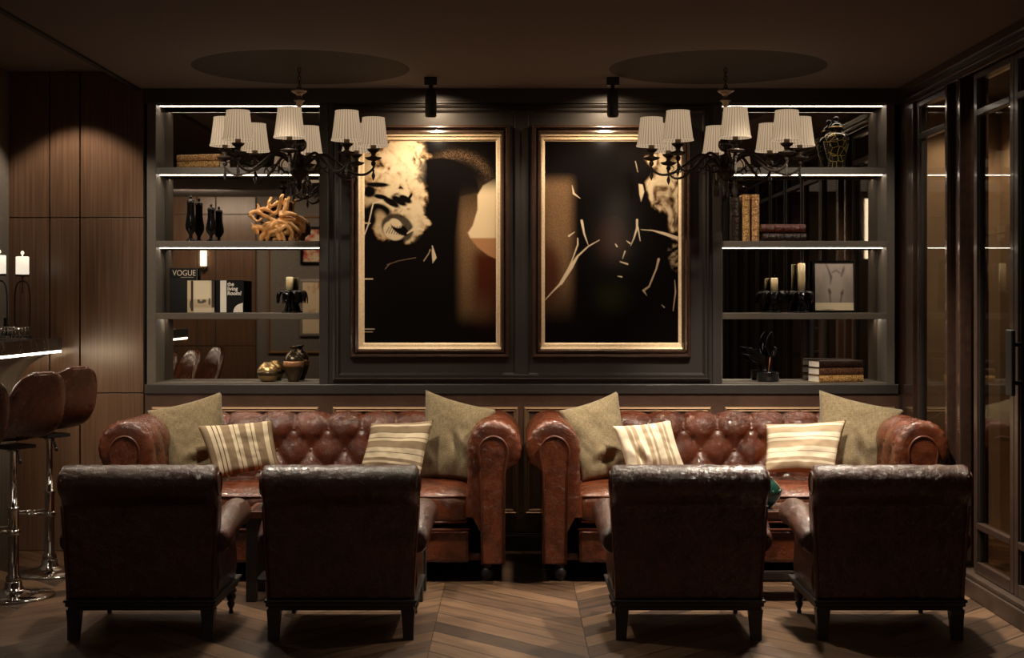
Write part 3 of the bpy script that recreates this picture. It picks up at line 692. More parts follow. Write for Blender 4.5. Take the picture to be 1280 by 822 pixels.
c2 = dup(ch, (X_(906, CY)+.004, CY, 2.91), R(-1.), 'eight-shade chandelier hanging in front of the right niche with the ginger jar')

# ------------------------------------------------------------------ tufted surface helper
def resample(prof, step):
    pts = [Vector((p[0], p[1])) for p in prof]; L_ = [0]
    for i in range(1, len(pts)): L_.append(L_[-1]+(pts[i]-pts[i-1]).length)
    n = max(2, int(L_[-1]/step)); out = []
    k = 0
    for i in range(n+1):
        d = L_[-1]*i/n
        while k < len(L_)-2 and L_[k+1] < d: k += 1
        f = (d-L_[k])/max(1e-9, L_[k+1]-L_[k]); out.append((pts[k].lerp(pts[k+1], f), d))
    return out
def arc(c, r, a0, a1, n=14, rz=None):
    rz = rz or r
    return [(c[0]+r*math.cos(R(a0+(a1-a0)*i/n)), c[1]+rz*math.sin(R(a0+(a1-a0)*i/n))) for i in range(n+1)]
def tufted(mb, prof, u0, u1, v_top, v_low, v_end, P=.20, Q=.125, amp=.042, step=.0125, u_off=0., to3=None, btn=True):
    """profile 2D, swept along u; creases form diamonds with buttons at lattice points; rows measured from v_top downwards"""
    rs = resample(prof, step); n = max(4, int((u1-u0)/step)); cols = []
    def field(u, v):
        vv = min(max(v, v_low), v_top); a = (u-u_off)/P+(vv-v_top)/(2*Q); b = (u-u_off)/P-(vv-v_top)/(2*Q)
        h = (abs(math.sin(PI*a))*abs(math.sin(PI*b)))**.37
        if v > v_top: 
            h = abs(math.sin(PI*(u-u_off)/P))**.55
            fade = max(0, 1-(v-v_top)/max(.01, v_end-v_top)); h = 1-(1-h)*fade**.6
        return h
    nr = []
    for i, (p, d) in enumerate(rs):
        a = rs[max(i-1, 0)][0]; b = rs[min(i+1, len(rs)-1)][0]; t = (b-a).normalized(); nr.append(Vector((-t.y, t.x)))
    for k in range(n+1):
        u = u0+(u1-u0)*k/n; eg = min(1, min(u-u0, u1-u)/.03+.0)
        row = []
        for (p, d), nn in zip(rs, nr):
            h = field(u, d)*amp*(.3+.7*max(0, eg)) if d <= v_end else amp*.9
            row.append(to3(u, p+nn*(h-amp)))
        cols.append(row)
    mb.grid(cols)
    if btn:
        j = 0; v = v_top
        while v >= v_low-.001:
            ph = 0 if j % 2 == 0 else .5
            k0 = int(math.floor((u0-u_off)/P))-1
            for k in range(k0, k0+int((u1-u0)/P)+4):
                u = u_off+(k+ph)*P
                if u < u0+.03 or u > u1-.03: continue
                i = min(range(len(rs)), key=lambda q_: abs(rs[q_][1]-v)); p = rs[i][0]; nn = nr[i]
                c = to3(u, p+nn*(-amp+.008)); c2_ = to3(u, p+nn*(-amp+.009)); ax = (c2_-c).normalized()
                mb.lathe([(.013, -.006), (.0125, .002), (.007, .006), (.0001, .0072)], 10, c, ax)
            v -= Q; j += 1

# ------------------------------------------------------------------ chesterfield sofa
def make_sofa():
    t = thing('chesterfield_sofa', (0, 0, 0), '', 'sofa', 'pair of tufted leather sofas')
    LM = M['leather']; HI = .855
    # base
    q = MB(); q.box2((-HI, .055, .105), (HI, .93, .285), .02); q.box2((-1.04, .12, .108), (1.04, .95, .15), .01); q.build('base', LM, t)
    q = MB(); q.tube([(-HI, .045, .287), (HI, .045, .287)], .007, 8); q.build('piping', M['piping'], t)
    # seat cushions
    for s in (-1, 1):
        q = MB(); nx, ny = 40, 34; top = []; x0, x1 = (-HI+.004, -.004) if s < 0 else (.004, HI-.004)
        # superellipse cushion
        P = []
        for i in range(nx+1):
            u = -1+2*i/nx; row = []
            for j in range(ny*2):
                th = 2*PI*j/(ny*2); c_, s_ = math.cos(th), math.sin(th)
                ey = (abs(c_)**.35)*(1 if c_ > 0 else -1); ez = (abs(s_)**.45)*(1 if s_ > 0 else -1)
                e = (1-abs(u)**10)**.5 if abs(u) < 1 else 0
                crown = .022*(1-u*u)*(1-ey*ey) if ez > 0 else 0
                wob = .004*noise.noise(Vector((u*3+s*5, ey*3, ez)))
                row.append(Vector(((x0+x1)/2+u*(x1-x0)/2, .40+ey*(.36-.012*(1-e)), .395+ez*(.10*(.72+.28*e))+crown+wob)))
            P.append(row)
        V = q.grid(P, closed_v=True); q.bm.faces.new(V[0]); q.bm.faces.new(V[-1][::-1])
        cu = q.build('seat_cushion', LM, t)
        q = MB()
        for zz in (.462, .325):
            q = MB(); q.tube([(x0+.012, .052, zz), ((x0+x1)/2, .044, zz+.003), (x1-.012, .052, zz)], .0055, 8); q.build('piping', M['piping'], cu)
    # back
    prof = [(.735, .36), (.752, .50), (.765, .60), (.778, .69)]+arc((.895, .745), .122, 198, -35, 20)+[(.962, .60), (.962, .11)]
    rs = resample(prof, .0125); vt = min(rs, key=lambda a: abs(a[0].y-.765) if a[0].x < .8 else 9)[1]
    vend = [d for p, d in rs if p.x > .97 and p.y < .78][0]
    q = MB(); tufted(q, [(a, b) for a, b in prof], -1.0, 1.0, vt, .02, vend, to3=lambda u, p: Vector((u, p.x, p.y)), u_off=.0)
    q.build('backrest', LM, t)
    # arms
    for s in (-1, 1):
        ap = [(.835, .36), (.842, .50), (.85, .62)]+arc((.99, .725), .145, 195, -38, 20, .15)+[(1.047, .60), (1.047, .108)]
        rs = resample(ap, .0125); vt2 = min(rs, key=lambda a: abs(a[0].y-.745) if a[0].x < .87 else 9)[1]; ve = [d for p, d in rs if p.x > 1.09 and p.y < .75][0]
        q = MB(); tufted(q, ap, .03, .93, vt2, .02, ve, to3=lambda u, p, s=s: Vector((s*p.x, u, p.y)), u_off=.13, amp=.026)
        # rounded front edge + front face
        ring = [p for p, d in rs]; nrm = []
        for i in range(len(ring)):
            a = ring[max(i-1, 0)]; b = ring[min(i+1, len(ring)-1)]; tt = (b-a).normalized(); nrm.append(Vector((-tt.y, tt.x)))
        secs = []
        for y, off in ((.045, -.002), (.022, 0.), (.008, .010), (.001, .024), (0., .040)):
            row = []
            for i, (p, nn) in enumerate(zip(ring, nrm)):
                pl = .0025*math.sin(i*1.7)*(1 if p.y > .55 else 0)
                pp = p-nn*(off+pl)
                if pp.y < .11: pp = Vector((pp.x, .11))
                row.append(Vector((s*pp.x, y, pp.y)))
            secs.append(row)
        V = q.grid(secs); q.bm.faces.new(V[-1])
        arm = q.build('arm', LM, t)
        key = arc((.985, .705), .078, 205, -15, 18, .088)+[(1.045, .60), (1.04, .113), (.925, .113), (.915, .60)]
        q = MB(); q.prism([(s*a, b) for a, b in key], .014, lambda v: Vector((v.x, -.004-v.z+.0, v.y)), .004); fp = q.build('front_panel', M['leather'], arm)
        q = MB(); q.tube([(s*a, -.018, b) for a, b in key], .0062, 8, closed=True); q.build('piping', M['piping'], arm)
    for (x, y) in ((-.95, .13), (.95, .13), (-.95, .88), (.95, .88)):
        q = MB(); q.lathe([(.022, 0), (.032, .01), (.040, .032), (.042, .05), (.035, .068), (.024, .078), (.036, .086), (.042, .094), (.042, .112)], 20, (x, y, 0)); q.build('foot', M['dark_wood'], t)
    return t
SY = 7.92
sofa = make_sofa(); sofa.location = (-1.085, SY, 0); sofa['label'] = 'tufted brown leather chesterfield sofa nearer the walnut panels and bar stools'
dup(sofa, (1.212, SY, 0), 0, 'tufted brown leather chesterfield sofa nearer the glazed doors')

# ------------------------------------------------------------------ pillows
def pillow(name, tl, tr, br, bl, mtl, T=.075, k=.07, seed=0, label='', group=None, fold=None):
    cs = [Vector(c) for c in (tl, tr, br, bl)]; cen = sum(cs, Vector())/4
    nrm = ((cs[1]-cs[0]).cross(cs[3]-cs[0])).normalized()
    if nrm.y > 0: nrm = -nrm
    q = MB(); n = 34; sides = []
    lay = q.bm.loops.layers.uv.verify()
    for sd in (1, -1):
        V = []
        for i in range(n+1):
            u = -1+2*i/n; row = []
            for j in range(n+1):
                v = -1+2*j/n
                uu = u*(1-k*(1-v*v)); vv = v*(1-k*1.1*(1-u*u))
                a, b = (uu+1)/2, (vv+1)/2
                p = (cs[0]*(1-a)+cs[1]*a)*(1-b)+(cs[3]*(1-a)+cs[2]*a)*b
                prof = (max(0, (1-u*u))*max(0, (1-v*v)))**.42
                w = noise.noise(Vector((u*1.9+seed, v*1.9, seed*.7)))*.016+noise.noise(Vector((u*5+seed, v*5, 3.)))*.005
                cr = 0
                if fold: # crease
                    fu, fv, fa = fold; dd = (u-fu)*math.sin(R(fa))-(v-fv)*math.cos(R(fa)); al = (u-fu)*math.cos(R(fa))+(v-fv)*math.sin(R(fa))
                    cr = -.040*math.exp(-(dd/.09)**2)*math.exp(-(al/.38)**2)+.018*math.exp(-((dd-.2)/.12)**2)*math.exp(-(al/.4)**2)
                off = (prof*T*(1. if sd > 0 else .8)+(w+(cr if sd > 0 else 0))*prof**.5)*sd
                edge = max(abs(u), abs(v)) == 1
                row.append((p+nrm*(0 if edge else off)-cen, edge, u, v))
            V.append(row)
        sides.append(V)
    vt = {}
    def gv(sd, i, j):
        e = sides[sd][i][j][1]; key = (0 if e else sd, i, j)
        if key not in vt: vt[key] = q.bm.verts.new(sides[sd][i][j][0])
        return vt[key]
    for sd in (0, 1):
        for i in range(n):
            for j in range(n):
                ids = [(i, j), (i+1, j), (i+1, j+1), (i, j+1)]
                try: f = q.bm.faces.new([gv(sd, a, b) for a, b in ids])
                except ValueError: continue
                f.smooth = True
                for l, (a, b) in zip(f.loops, ids): l[lay].uv = (a/n, 1-b/n)
    # piped seam
    o = q.build(name, mtl, None, cen); tag(o, label, 'cushion', group); return o
st = [(0, 't'), (.10, 'c'), (.16, 'l'), (.172, 'c'), (.22, 'l'), (.235, 'c'), (.28, 't'), (.40, 'c'), (.45, 'l'), (.462, 'c'), (.52, 't'), (.62, 'c'), (.68, 'l'), (.692, 'c'), (.74, 't'), (.86, 'c'), (.93, 'l'), (.94, 't')]
cream, taupe, line = (.64, .54, .38), (.27, .20, .125), (.12, .085, .055)
M['stripe_v'] = striped('vertical striped linen', 'X', cream, taupe, line, st)
st2 = [(0, 't'), (.16, 'c'), (.20, 't'), (.26, 'c'), (.36, 'l'), (.375, 'c'), (.46, 't'), (.60, 'c'), (.65, 't'), (.67, 'c'), (.76, 'l'), (.77, 't'), (.9, 'c'), (.94, 't')]
M['stripe_h'] = striped('horizontal striped linen', 'Y', cream, taupe, line, st2)
st3 = [(0, 'c'), (.16, 't'), (.22, 'c'), (.25, 't'), (.32, 'c'), (.42, 't'), (.50, 'c'), (.54, 't'), (.58, 'c'), (.70, 't'), (.77, 'c'), (.80, 't'), (.85, 'c')]
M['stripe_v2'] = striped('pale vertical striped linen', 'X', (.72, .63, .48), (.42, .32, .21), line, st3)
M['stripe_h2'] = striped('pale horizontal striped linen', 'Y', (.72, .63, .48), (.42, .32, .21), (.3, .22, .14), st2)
G1 = 'khaki linen cushions'; G2 = 'striped cushions'
pillow('cushion', W(184, 513, 8.50), W(277, 489, 8.60), W(288, 603, 8.47), W(214, 601, 8.38), M['khaki'], .075, .06, 1., 'plain khaki cushion propped against the arm closest to the walnut panels', G1, (.1, .55, -12))
pillow('cushion', W(532, 487, 8.60), W(621, 512, 8.50), W(586, 601, 8.40), W(523, 602, 8.45), M['khaki'], .075, .06, 4., 'plain khaki cushion at the right end of the left sofa, behind a striped one', G1, (.35, .25, 50))
pillow('cushion', W(699, 513, 8.50), W(772, 488, 8.60), W(792, 600, 8.47), W(727, 603, 8.38), M['khaki'], .075, .06, 7., 'plain khaki cushion at the left end of the right sofa', G1, (.0, .55, -14))
pillow('cushion', W(1024, 487, 8.60), W(1131, 512, 8.50), W(1092, 601, 8.40), W(1018, 602, 8.45), M['khaki'], .075, .06, 11., 'plain khaki cushion against the sofa arm closest to the glazed doors', G1, (.35, .35, 55))
pillow('cushion', W(247, 532, 8.34), W(340, 525, 8.42), W(350, 584, 8.36), W(268, 598, 8.24), M['stripe_v'], .06, .05, 2., 'cushion with vertical cream and taupe stripes on the left sofa', G2)
pillow('cushion', W(464, 529, 8.42), W(542, 525, 8.38), W(525, 599, 8.24), W(449, 588, 8.32), M['stripe_h'], .055, .05, 5., 'cushion with horizontal cream and taupe stripes on the left sofa', G2)
pillow('cushion', W(766, 532, 8.34), W(838, 525, 8.42), W(858, 588, 8.36), W(786, 598, 8.24), M['stripe_v2'], .06, .06, 8., 'brightly lit cushion with fine vertical stripes on the right sofa', G2, (-.55, .2, 80))
pillow('cushion', W(957, 530, 8.42), W(1058, 525, 8.38), W(1044, 594, 8.24), W(955, 590, 8.30), M['stripe_h2'], .06, .05, 12., 'brightly lit cushion with horizontal stripes on the right sofa', G2)

# ------------------------------------------------------------------ armchairs (seen from behind; front faces +Y)
def make_armchair():
    t = thing('armchair', (0, 0, 0), '', 'armchair', 'leather armchairs with their backs to the viewer')
    LM = M['leather_dark']
    # back: profile swept across X, closed with end faces
    out = [(.01, .182), (.0, .30), (-.004, .45), (-.010, .60)]+arc((.012, .700), .083, 215, -30, 22)+[(.105, .60), (.12, .45), (.125, .30), (.125, .182)]
    q = MB(); rs = [p for p, d in resample(out, .014)]; n = 60; P = []
    cen = Vector((.05, .5))
    for k in range(n+1):
        u = -1+2*k/n; e = abs(u); sh = 0.
        if e > .94: sh = (1-math.sqrt(max(0, 1-((e-.94)/.06)**2)))
        row = []
        for p in rs:
            hw = .330+.022*max(0, min(1, (p.y-.25)/.38))
            if p.y > .60: hw += .004*math.sin(u*40)*0
            c = Vector((.05, p.y)) if p.y < .60 else Vector((.012, .700))
            pp = p.lerp(c, sh*.35)
            wr = .0035*noise.noise(Vector((u*9, p.x*20, p.y*14)))
            row.append(Vector((u*hw, pp.x+wr, pp.y+wr)))
        P.append(row)
    V = q.grid(P, closed_v=True); q.bm.faces.new(V[0]); q.bm.faces.new(V[-1][::-1])
    bk = q.build('backrest', LM, t)
    # piping down the rear edges and round the roll end
    for s in (-1, 1):
        q = MB()
        pts = [(s*(.326+.022*max(0, min(1, (p.y-.25)/.38))), p.x-.002 if p.y < .62 else p.x, p.y) for p in rs[:len(rs)//3]]
        q.tube(pts, .0045, 6)
        q.build('piping', M['piping'], bk)
        rr = arc((.012, .700), .052, 0, 360, 20)[:-1]; q = MB(); q.tube([(s*.353, a, b) for a, b in rr], .004, 6, closed=True)
        q.build('piping', M['piping'], bk)
    # seat
    q = MB(); q.box((0, .36, .24), (.58, .50, .13), .03); q.build('seat_base', LM, t)
    q = MB(); q.box((0, .37, .355), (.54, .50, .13), .045, seg=4); 
    for f in q.bm.faces: f.smooth = True
    q.build('seat_cushion', LM, t)
    # arms: roll sweeping up towards the front, side panel beneath
    for s in (-1, 1):
        q = MB(); P = []; n = 34
        for i in range(n+1):
            f = i/n; y = .07+.46*f; zc = .425+.078*math.sin(min(1, f*1.15)*PI/2); r = .058+.012*f; xo = .330+.012*f
            sh = 1.
            if f > .93: sh = math.sqrt(max(0., 1-((f-.93)/.07)**2))*.55+.45
            if f < .05: sh = .8+.2*f/.05
            row = []
            for j in range(28):
                a = 2*PI*j/28; wr = 1+.03*noise.noise(Vector((y*14+s, math.cos(a)*2, math.sin(a)*2)))
                if f > .55: wr += .02*math.sin(a*12)*(f-.55)
                row.append(Vector((s*(xo+r*sh*wr*math.cos(a)), y, zc+r*sh*wr*math.sin(a))))
            P.append(row)
        V = q.grid(P, closed_v=True); q.bm.faces.new(V[0]); q.bm.faces.new(V[-1][::-1])
        # side panel
        A, B = [], []
        for i in range(20):
            f = i/19; y = .08+.44*f; zc = .425+.078*math.sin(min(1, f*1.15)*PI/2)
            A.append([Vector((s*x, y, z)) for x, z in ((.285, .182), (.328, .184), (.338, .25), (.333, .34), (.325, zc), (.285, zc))])
        V = q.grid(A, closed_v=True); q.bm.faces.new(V[0]); q.bm.faces.new(V[-1][::-1])
        arm = q.build('arm', LM, t)
        rr = arc((.342, .503), .046, 0, 360, 18)[:-1]; q = MB(); q.tube([(s*a, .533, b) for a, b in rr], .004, 6, closed=True); q.build('piping', M['piping'], arm)
    # wood rail with a bead
    q = MB(); q.box2((-.335, .0, .150), (.335, .63, .170), .004); q.box2((-.342, -.006, .168), (.342, .637, .182), .005); q.box2((-.325, .01, .132), (.325, .62, .151), .003)
    q.build('seat_rail', M['dark_wood'], t)
    for s in (-1, 1):
        q = MB(); P = []
        for z, w, dy, dx in ((0, .046, -.010, .002), (.04, .048, -.006, .001), (.09, .054, -.002, 0), (.135, .062, 0, 0)):
            cx, cy = s*(.300+dx), .036+dy
            P.append([Vector((cx-w/2, cy-w/2, z)), Vector((cx+w/2, cy-w/2, z)), Vector((cx+w/2, cy+w/2, z)), Vector((cx-w/2, cy+w/2, z))])
        V = q.grid(P, closed_v=True); q.bm.faces.new(V[0]); q.bm.faces.new(V[-1])
        for f in q.bm.faces: f.smooth = False
        q.build('leg', M['dark_wood'], t)
        q = MB(); q.lathe([(.010, 0), (.012, .01), (.008, .02), (.015, .035), (.020, .05), (.014, .06), (.022, .07), (.025, .085), (.018, .098), (.027, .106), (.027, .115), (.022, .12), (.026, .134)], 18, (s*.295, .59, 0)); q.build('leg', M['dark_wood'], t)
    return t
AY = 6.60
ac = make_armchair(); ac.location = (-1.66, AY, 0); ac['label'] = 'leather armchair seen from behind, nearest the bar stools'
dup(ac, (-.765, AY, 0), 0, 'leather armchair seen from behind, standing before the striped cushion with horizontal bands at left')
dup(ac, (.79, AY, 0), 0, 'leather armchair seen from behind, just right of the open floor between the pairs')
dup(ac, (1.69, AY, 0), 0, 'leather armchair seen from behind, nearest the glazed doors')

# ------------------------------------------------------------------ coffee tables
def make_table():
    t = thing('coffee_table', (0, 0, 0), '', 'table', 'low tables between sofas and armchairs'); w, d, h = .90, .34, .455
    q = MB(); q.box((0, 0, h-.006), (w-.05, d-.05, .012), .002); q.build('table_top', M['table_top'], t)
    q = MB(); 
    for s in (-1, 1): q.box((0, s*(d/2-.012), h-.016), (w, .024, .036), .004); q.box((s*(w/2-.012), 0, h-.016), (.024, d-.048, .036), .004)
    q.build('rim', M['table_rim'], t)
    for sx in (-1, 1):
        for sy in (-1, 1): q = MB(); q.box((sx*(w/2-.03), sy*(d/2-.03), (h-.034)/2), (.052, .052, h-.034), .004); q.build('leg', M['grey_paint'], t)
    q = MB(); q.box((0, 0, .10), (w-.09, d-.09, .014), .003); q.build('lower_shelf', M['grey_paint'], t)
    return t
tb = make_table(); tb.location = (-.895, 7.62, 0); tb['label'] = 'dark low table seen between the two left armchairs, before the left sofa'
dup(tb, (1.13, 7.62, 0), 0, 'dark low table holding the teal vase before the right sofa')
q = MB(); q.lathe([(.022, 0), (.03, .004), (.045, .02), (.068, .05), (.076, .08), (.068, .11), (.045, .135), (.03, .145), (.033, .155), (.028, .155), (.024, .145), (.0001, .03)], 28)
for k in range(10):
    a = 2*PI*k/10; q.sphere((.073*math.cos(a), .073*math.sin(a), .085), .010, 8)
tag(q.build('vase', M['glass_green'], loc=(X_(958, 7.62), 7.62, .4555)), 'round teal glazed vase on the low table behind the third armchair', 'vase')

# ------------------------------------------------------------------ bar stools
def make_stool():
    t = thing('bar_stool', (0, 0, 0), '', 'bar stool', 'leather and chrome bar stools')
    q = MB(); q.lathe([(.0001, 0), (.205, 0), (.21, .006), (.205, .012), (.12, .022), (.06, .035), (.045, .05), (.042, .075), (.036, .08), (.0001, .08)], 48); q.build('base', M['chrome'], t)
    q = MB(); q.lathe([(.034, .078), (.04, .09), (.036, .105), (.028, .115), (.027, .44), (.03, .445), (.03, .46), (.018, .462), (.018, .74), (.03, .745), (.034, .76), (.0001, .762)], 24); q.build('pole', M['chrome'], t)
    q = MB(); q.tube([(-.02, -.0, .33), (-.10, -.10, .33), (-.19, -.11, .325), (-.25, -.06, .32), (-.265, 0, .32), (-.25, .06, .32), (-.19, .11, .325), (-.10, .10, .33), (-.02, 0, .33)], .009, 8); q.lathe([(.033, .315), (.036, .33), (.033, .345)], 20); q.build('footrest', M['chrome'], t)
    q = MB(); q.tube([(.02, -.0, .755), (.07, -.03, .745), (.12, -.055, .715), (.14, -.065, .70)], [.006, .006, .007, .01], 8); q.build('lever', M['black_metal'], t)
    q = MB(); q.box((0, 0, .77), (.16, .16, .02), .004); q.build('seat_plate', M['black_metal'], t)
    # bucket shell: spine from front lip to back top, seat faces -X
    sp = [(-.225, .835, .150), (-.20, .83, .17), (-.12, .815, .185), (-.03, .805, .19), (.05, .81, .19), (.11, .835, .19), (.155, .885, .188), (.183, .95, .182), (.204, 1.02, .168), (.222, 1.075, .145), (.236, 1.12, .11), (.244, 1.145, .06)]
    def cr(p, n):
        out = []
        for i in range(n+1):
            u = i/n*(len(p)-1); k = min(int(u), len(p)-2); f = u-k; a = [p[max(k-1, 0)], p[k], p[k+1], p[min(k+2, len(p)-1)]]
            out.append(tuple(.5*(2*a[1][j]+(-a[0][j]+a[2][j])*f+(2*a[0][j]-5*a[1][j]+4*a[2][j]-a[3][j])*f*f+(-a[0][j]+3*a[1][j]-3*a[2][j]+a[3][j])*f**3) for j in range(3)))
        return out
    S = cr(sp, 44); n = 26
    def shell(off, q, quilt=False):
        P = []
        for i, (x, z, w) in enumerate(S):
            a = S[max(i-1, 0)]; b = S[min(i+1, len(S)-1)]; tx, tz = b[0]-a[0], b[1]-a[1]; l = math.hypot(tx, tz); nx, nz = -tz/l, tx/l   # inward (seat side)
            row = []
            for j in range(n+1):
                v = -1+2*j/n; lift = .045*abs(v)**2.4*min(1., max(0., (w-.07)/.12))*(1-.7*i/(len(S)-1))
                qq = 0
                if quilt: qq = -.004*max(0, 1-abs(((x*.6+z)*14+abs(v)*1.2) % 1-.5)*8)
                o_ = (lift+off*(1-abs(v)**8*.6)+qq)
                row.append(Vector((x+nx*o_, w*math.sin(v*PI/2*.98)/1.0, z+nz*o_)))
            P.append(row)
        return P
    q = MB(); A = shell(.034, q, True); B = shell(-.006, q)
    VA = q.grid(A); VB = q.grid([r for r in B])
    m_, n_ = len(A)-1, n
    def bridge(a, b):
        for i in range(len(a)-1):
            f = q.bm.faces.new((a[i], a[i+1], b[i+1], b[i])); f.smooth = True
    bridge([VA[i][0] for i in range(m_+1)], [VB[i][0] for i in range(m_+1)]); bridge([VA[i][n_] for i in range(m_+1)], [VB[i][n_] for i in range(m_+1)])
    bridge(VA[0], VB[0]); bridge(VA[m_], VB[m_])
    sh = q.build('seat_shell', M['stool_leather'], t)
    q = MB(); rim = [B[i][0].lerp(A[i][0], .5) for i in range(m_+1)]+[B[m_][j].lerp(A[m_][j], .5) for j in range(1, n_)]+[B[i][n_].lerp(A[i][n_], .5) for i in range(m_, -1, -1)]+[B[0][j].lerp(A[0][j], .5) for j in range(n_-1, 0, -1)]
    q.tube(rim, .011, 8, closed=True); q.build('rim_piping', M['stool_leather'], sh)
    return t
sl = make_stool(); sl.location = (-2.56, 7.60, 0); sl.rotation_euler.z = R(-34); sl['label'] = 'brown leather bar stool, second from the walnut panels, chrome base partly cropped'
dup(sl, (X_(62, 8.26), 8.26, 0), R(-34), 'brown leather bar stool nearest the walnut panels')
dup(sl, (-2.55, 6.72, 0), R(-34), 'brown leather bar stool mostly cropped by the left picture edge')

# ------------------------------------------------------------------ bar counter
t = thing('bar_counter', (-2.88, 7.6, 0), 'black marble topped bar with fluted front and glowing edge at far left', 'bar counter')
q = MB(); q.box2((-.175, -1.4, 1.225), (.19, 1.25, 1.30), .004); q.build('counter_top', M['marble'], t)
q = MB(); q.box2((.16, -1.38, 1.213), (.186, 1.245, 1.2245)); q.build('light_strip', M['led'], t)
q = MB(); P = []
for i in range(261):
    y = -1.38+2.6*i/260; fl = .007*abs(math.sin(y*2*PI/.08)); row = []
    for z, x in ((0, -.08), (.3, -.08), (.7, -.08), (.95, -.08), (1.03, -.072), (1.09, -.045), (1.14, .0), (1.18, .06), (1.205, .13), (1.215, .16)):
        row.append(Vector((x+fl, y, z)))
    P.append(row)
q.grid(P); q.box2((-.175, -1.38, 0), (-.085, 1.22, 1.22)); q.build('fluted_front', M['taupe_paint'], t)
def bar_lamp(x, y, label):
    t = thing('table_lamp', (x, y, 1.3005), label, 'lamp', 'slim lamps on the bar')
    q = MB(); q.box((0, 0, .008), (.10, .06, .016), .003); q.build('base', M['black_metal'], t)
    q = MB(); P = []
    for i in range(40):
        a = 2*PI*i/40; c_, s_ = math.cos(a), math.sin(a); P.append((.046*(abs(c_)**.7)*(1 if c_ > 0 else -1), 0, .175+.16*(abs(s_)**.6)*(1 if s_ > 0 else -1)))
    q.tube(P, .0048, 8, closed=True); q.tube([(0, 0, .33), (0, 0, .37)], .004, 8); q.tube([(0, 0, .265), (0, 0, .335)], .003, 8); q.build('loop_frame', M['black_metal'], t)
    q = MB(); q.lathe([(.0001, .362), (.040, .363), (.040, .374), (.0001, .375)], 24); q.build('dish', M['black_metal'], t)
    q = MB(); q.lathe([(.0001, .3752), (.038, .3755), (.038, .478), (.034, .48), (.0001, .48)], 28); q.build('lamp_shade', M['lamp_white'], t)
    q = MB(); q.lathe([(.003, .479), (.004, .49), (.010, .497), (.0105, .505), (.006, .512), (.0001, .514)], 12); q.build('finial', M['lamp_white'], t)
M['lamp_white'] = emit('glowing opal shade', (1., .88, .70), .85)
bar_lamp(X_(28, 8.72), 8.72, 'slim loop-framed table lamp with white drum shade on the bar, near the walnut panels')
bar_lamp(X_(-1, 8.50), 8.50, 'slim table lamp on the bar cut by the left picture edge')
t = thing('wire_rack', (X_(8, 8.35), 8.35, 1.3005), 'small silver wire rack on the black bar top', 'rack')
q = MB()
for yy in (-.05, .05):
    for zz in (.005, .05, .07): q.tube([(-.11, yy, zz), (.11, yy, zz)], .0025, 6)
for k in range(12):
    x = -.11+.22*k/11
    q.tube([(x, -.05, .005), (x, -.05, .072)], .002, 6); q.tube([(x, .05, .005), (x, .05, .072)], .002, 6); q.tube([(x, -.05, .005), (x, .05, .005)], .002, 6)
q.build('wire_grid', M['chrome'], t)
q = MB(); q.lathe([(.0001, 0), (.03, .001), (.034, .03), (.02, .05), (.012, .09), (.014, .12), (.010, .12), (.0001, .11)], 20)
tag(q.build('bottle', M['black_gloss'], loc=(X_(3, 8.62)+.0, 8.68, 1.3005)), 'small dark bottle behind the wire rack on the bar', 'bottle')

# ------------------------------------------------------------------ shelf objects
def book(name, L_, T_, D_, mc, loc, rz, label, group, bands=5, cat='book', stand=False, mp=None):
    """lying book: spine towards local -Y, length along X, thickness Z"""
    t = thing(name, loc, label, cat, group, rz)
    def tf(q):
        if stand:   # upright: length -> Z, thickness -> X
            for v in q.bm.verts: x, y, z = v.co; v.co = Vector((z-T_/2, y, x+L_/2))
        return q
    q = MB(); b = .003; n = 10; P = []
    for i in range(n+1):
        a = -PI/2+PI*i/n; P.append((-D_/2-.010*math.cos(a)+.0, T_/2+(T_/2)*math.sin(a)))
    out = [(D_/2, 0)]+P+[(D_/2, T_), (D_/2, T_-b), (-D_/2+.006, T_-b), (-D_/2+.006, b), (D_/2, b)]
    A = [[Vector((x, y, z)) for y, z in out] for x in (-L_/2, L_/2)]
    q.grid(A, closed_v=True)
    for s in (0, 1):
        vs = [v for v in q.bm.verts if abs(v.co.x-(-L_/2 if s == 0 else L_/2)) < 1e-6]; 
        q.bm.verts.ensure_lookup_table()
    base = len(out); q.bm.verts.ensure_lookup_table(); vs = list(q.bm.verts)
    q.bm.faces.new(vs[:base]); q.bm.faces.new(vs[base:2*base][::-1])
    for f in q.bm.faces: f.smooth = False
    for k in range(bands):
        x = -L_/2+L_*(k+.7)/(bands+.4); 
        PP = [(x, -D_/2-.0115*math.cos(-PI/2+PI*i/8)-.001, T_/2+(T_/2)*math.sin(-PI/2+PI*i/8)) for i in range(9)]
        q.tube(PP, .0022, 6)
    tf(q).build('cover', mc, t)
    q = MB(); q.box2((-L_/2+.003, -D_/2+.007, b+.0002), (L_/2-.003, D_/2-.003, T_-b-.0002)); tf(q).build('pages', mp or M['paper'], t)
    return t
SY1 = 9.16
eps = .0006
# left top stack
z = SH[0]+eps; sx = X_(255, 9.13)
book('book', .285, .042, .145, M['book_gold2'], (sx, 9.135, z), R(-16), 'ornate gilt-bound book lying under the other on the top left shelf', 'gilt-bound books on the top left shelf', 4)
book('book', .288, .038, .14, M['book_gold'], (sx-.002, 9.135, z+.0445), R(-14), 'gilt-bound book with ribbed spine lying on top of its pair on the top left shelf', 'gilt-bound books on the top left shelf', 6)
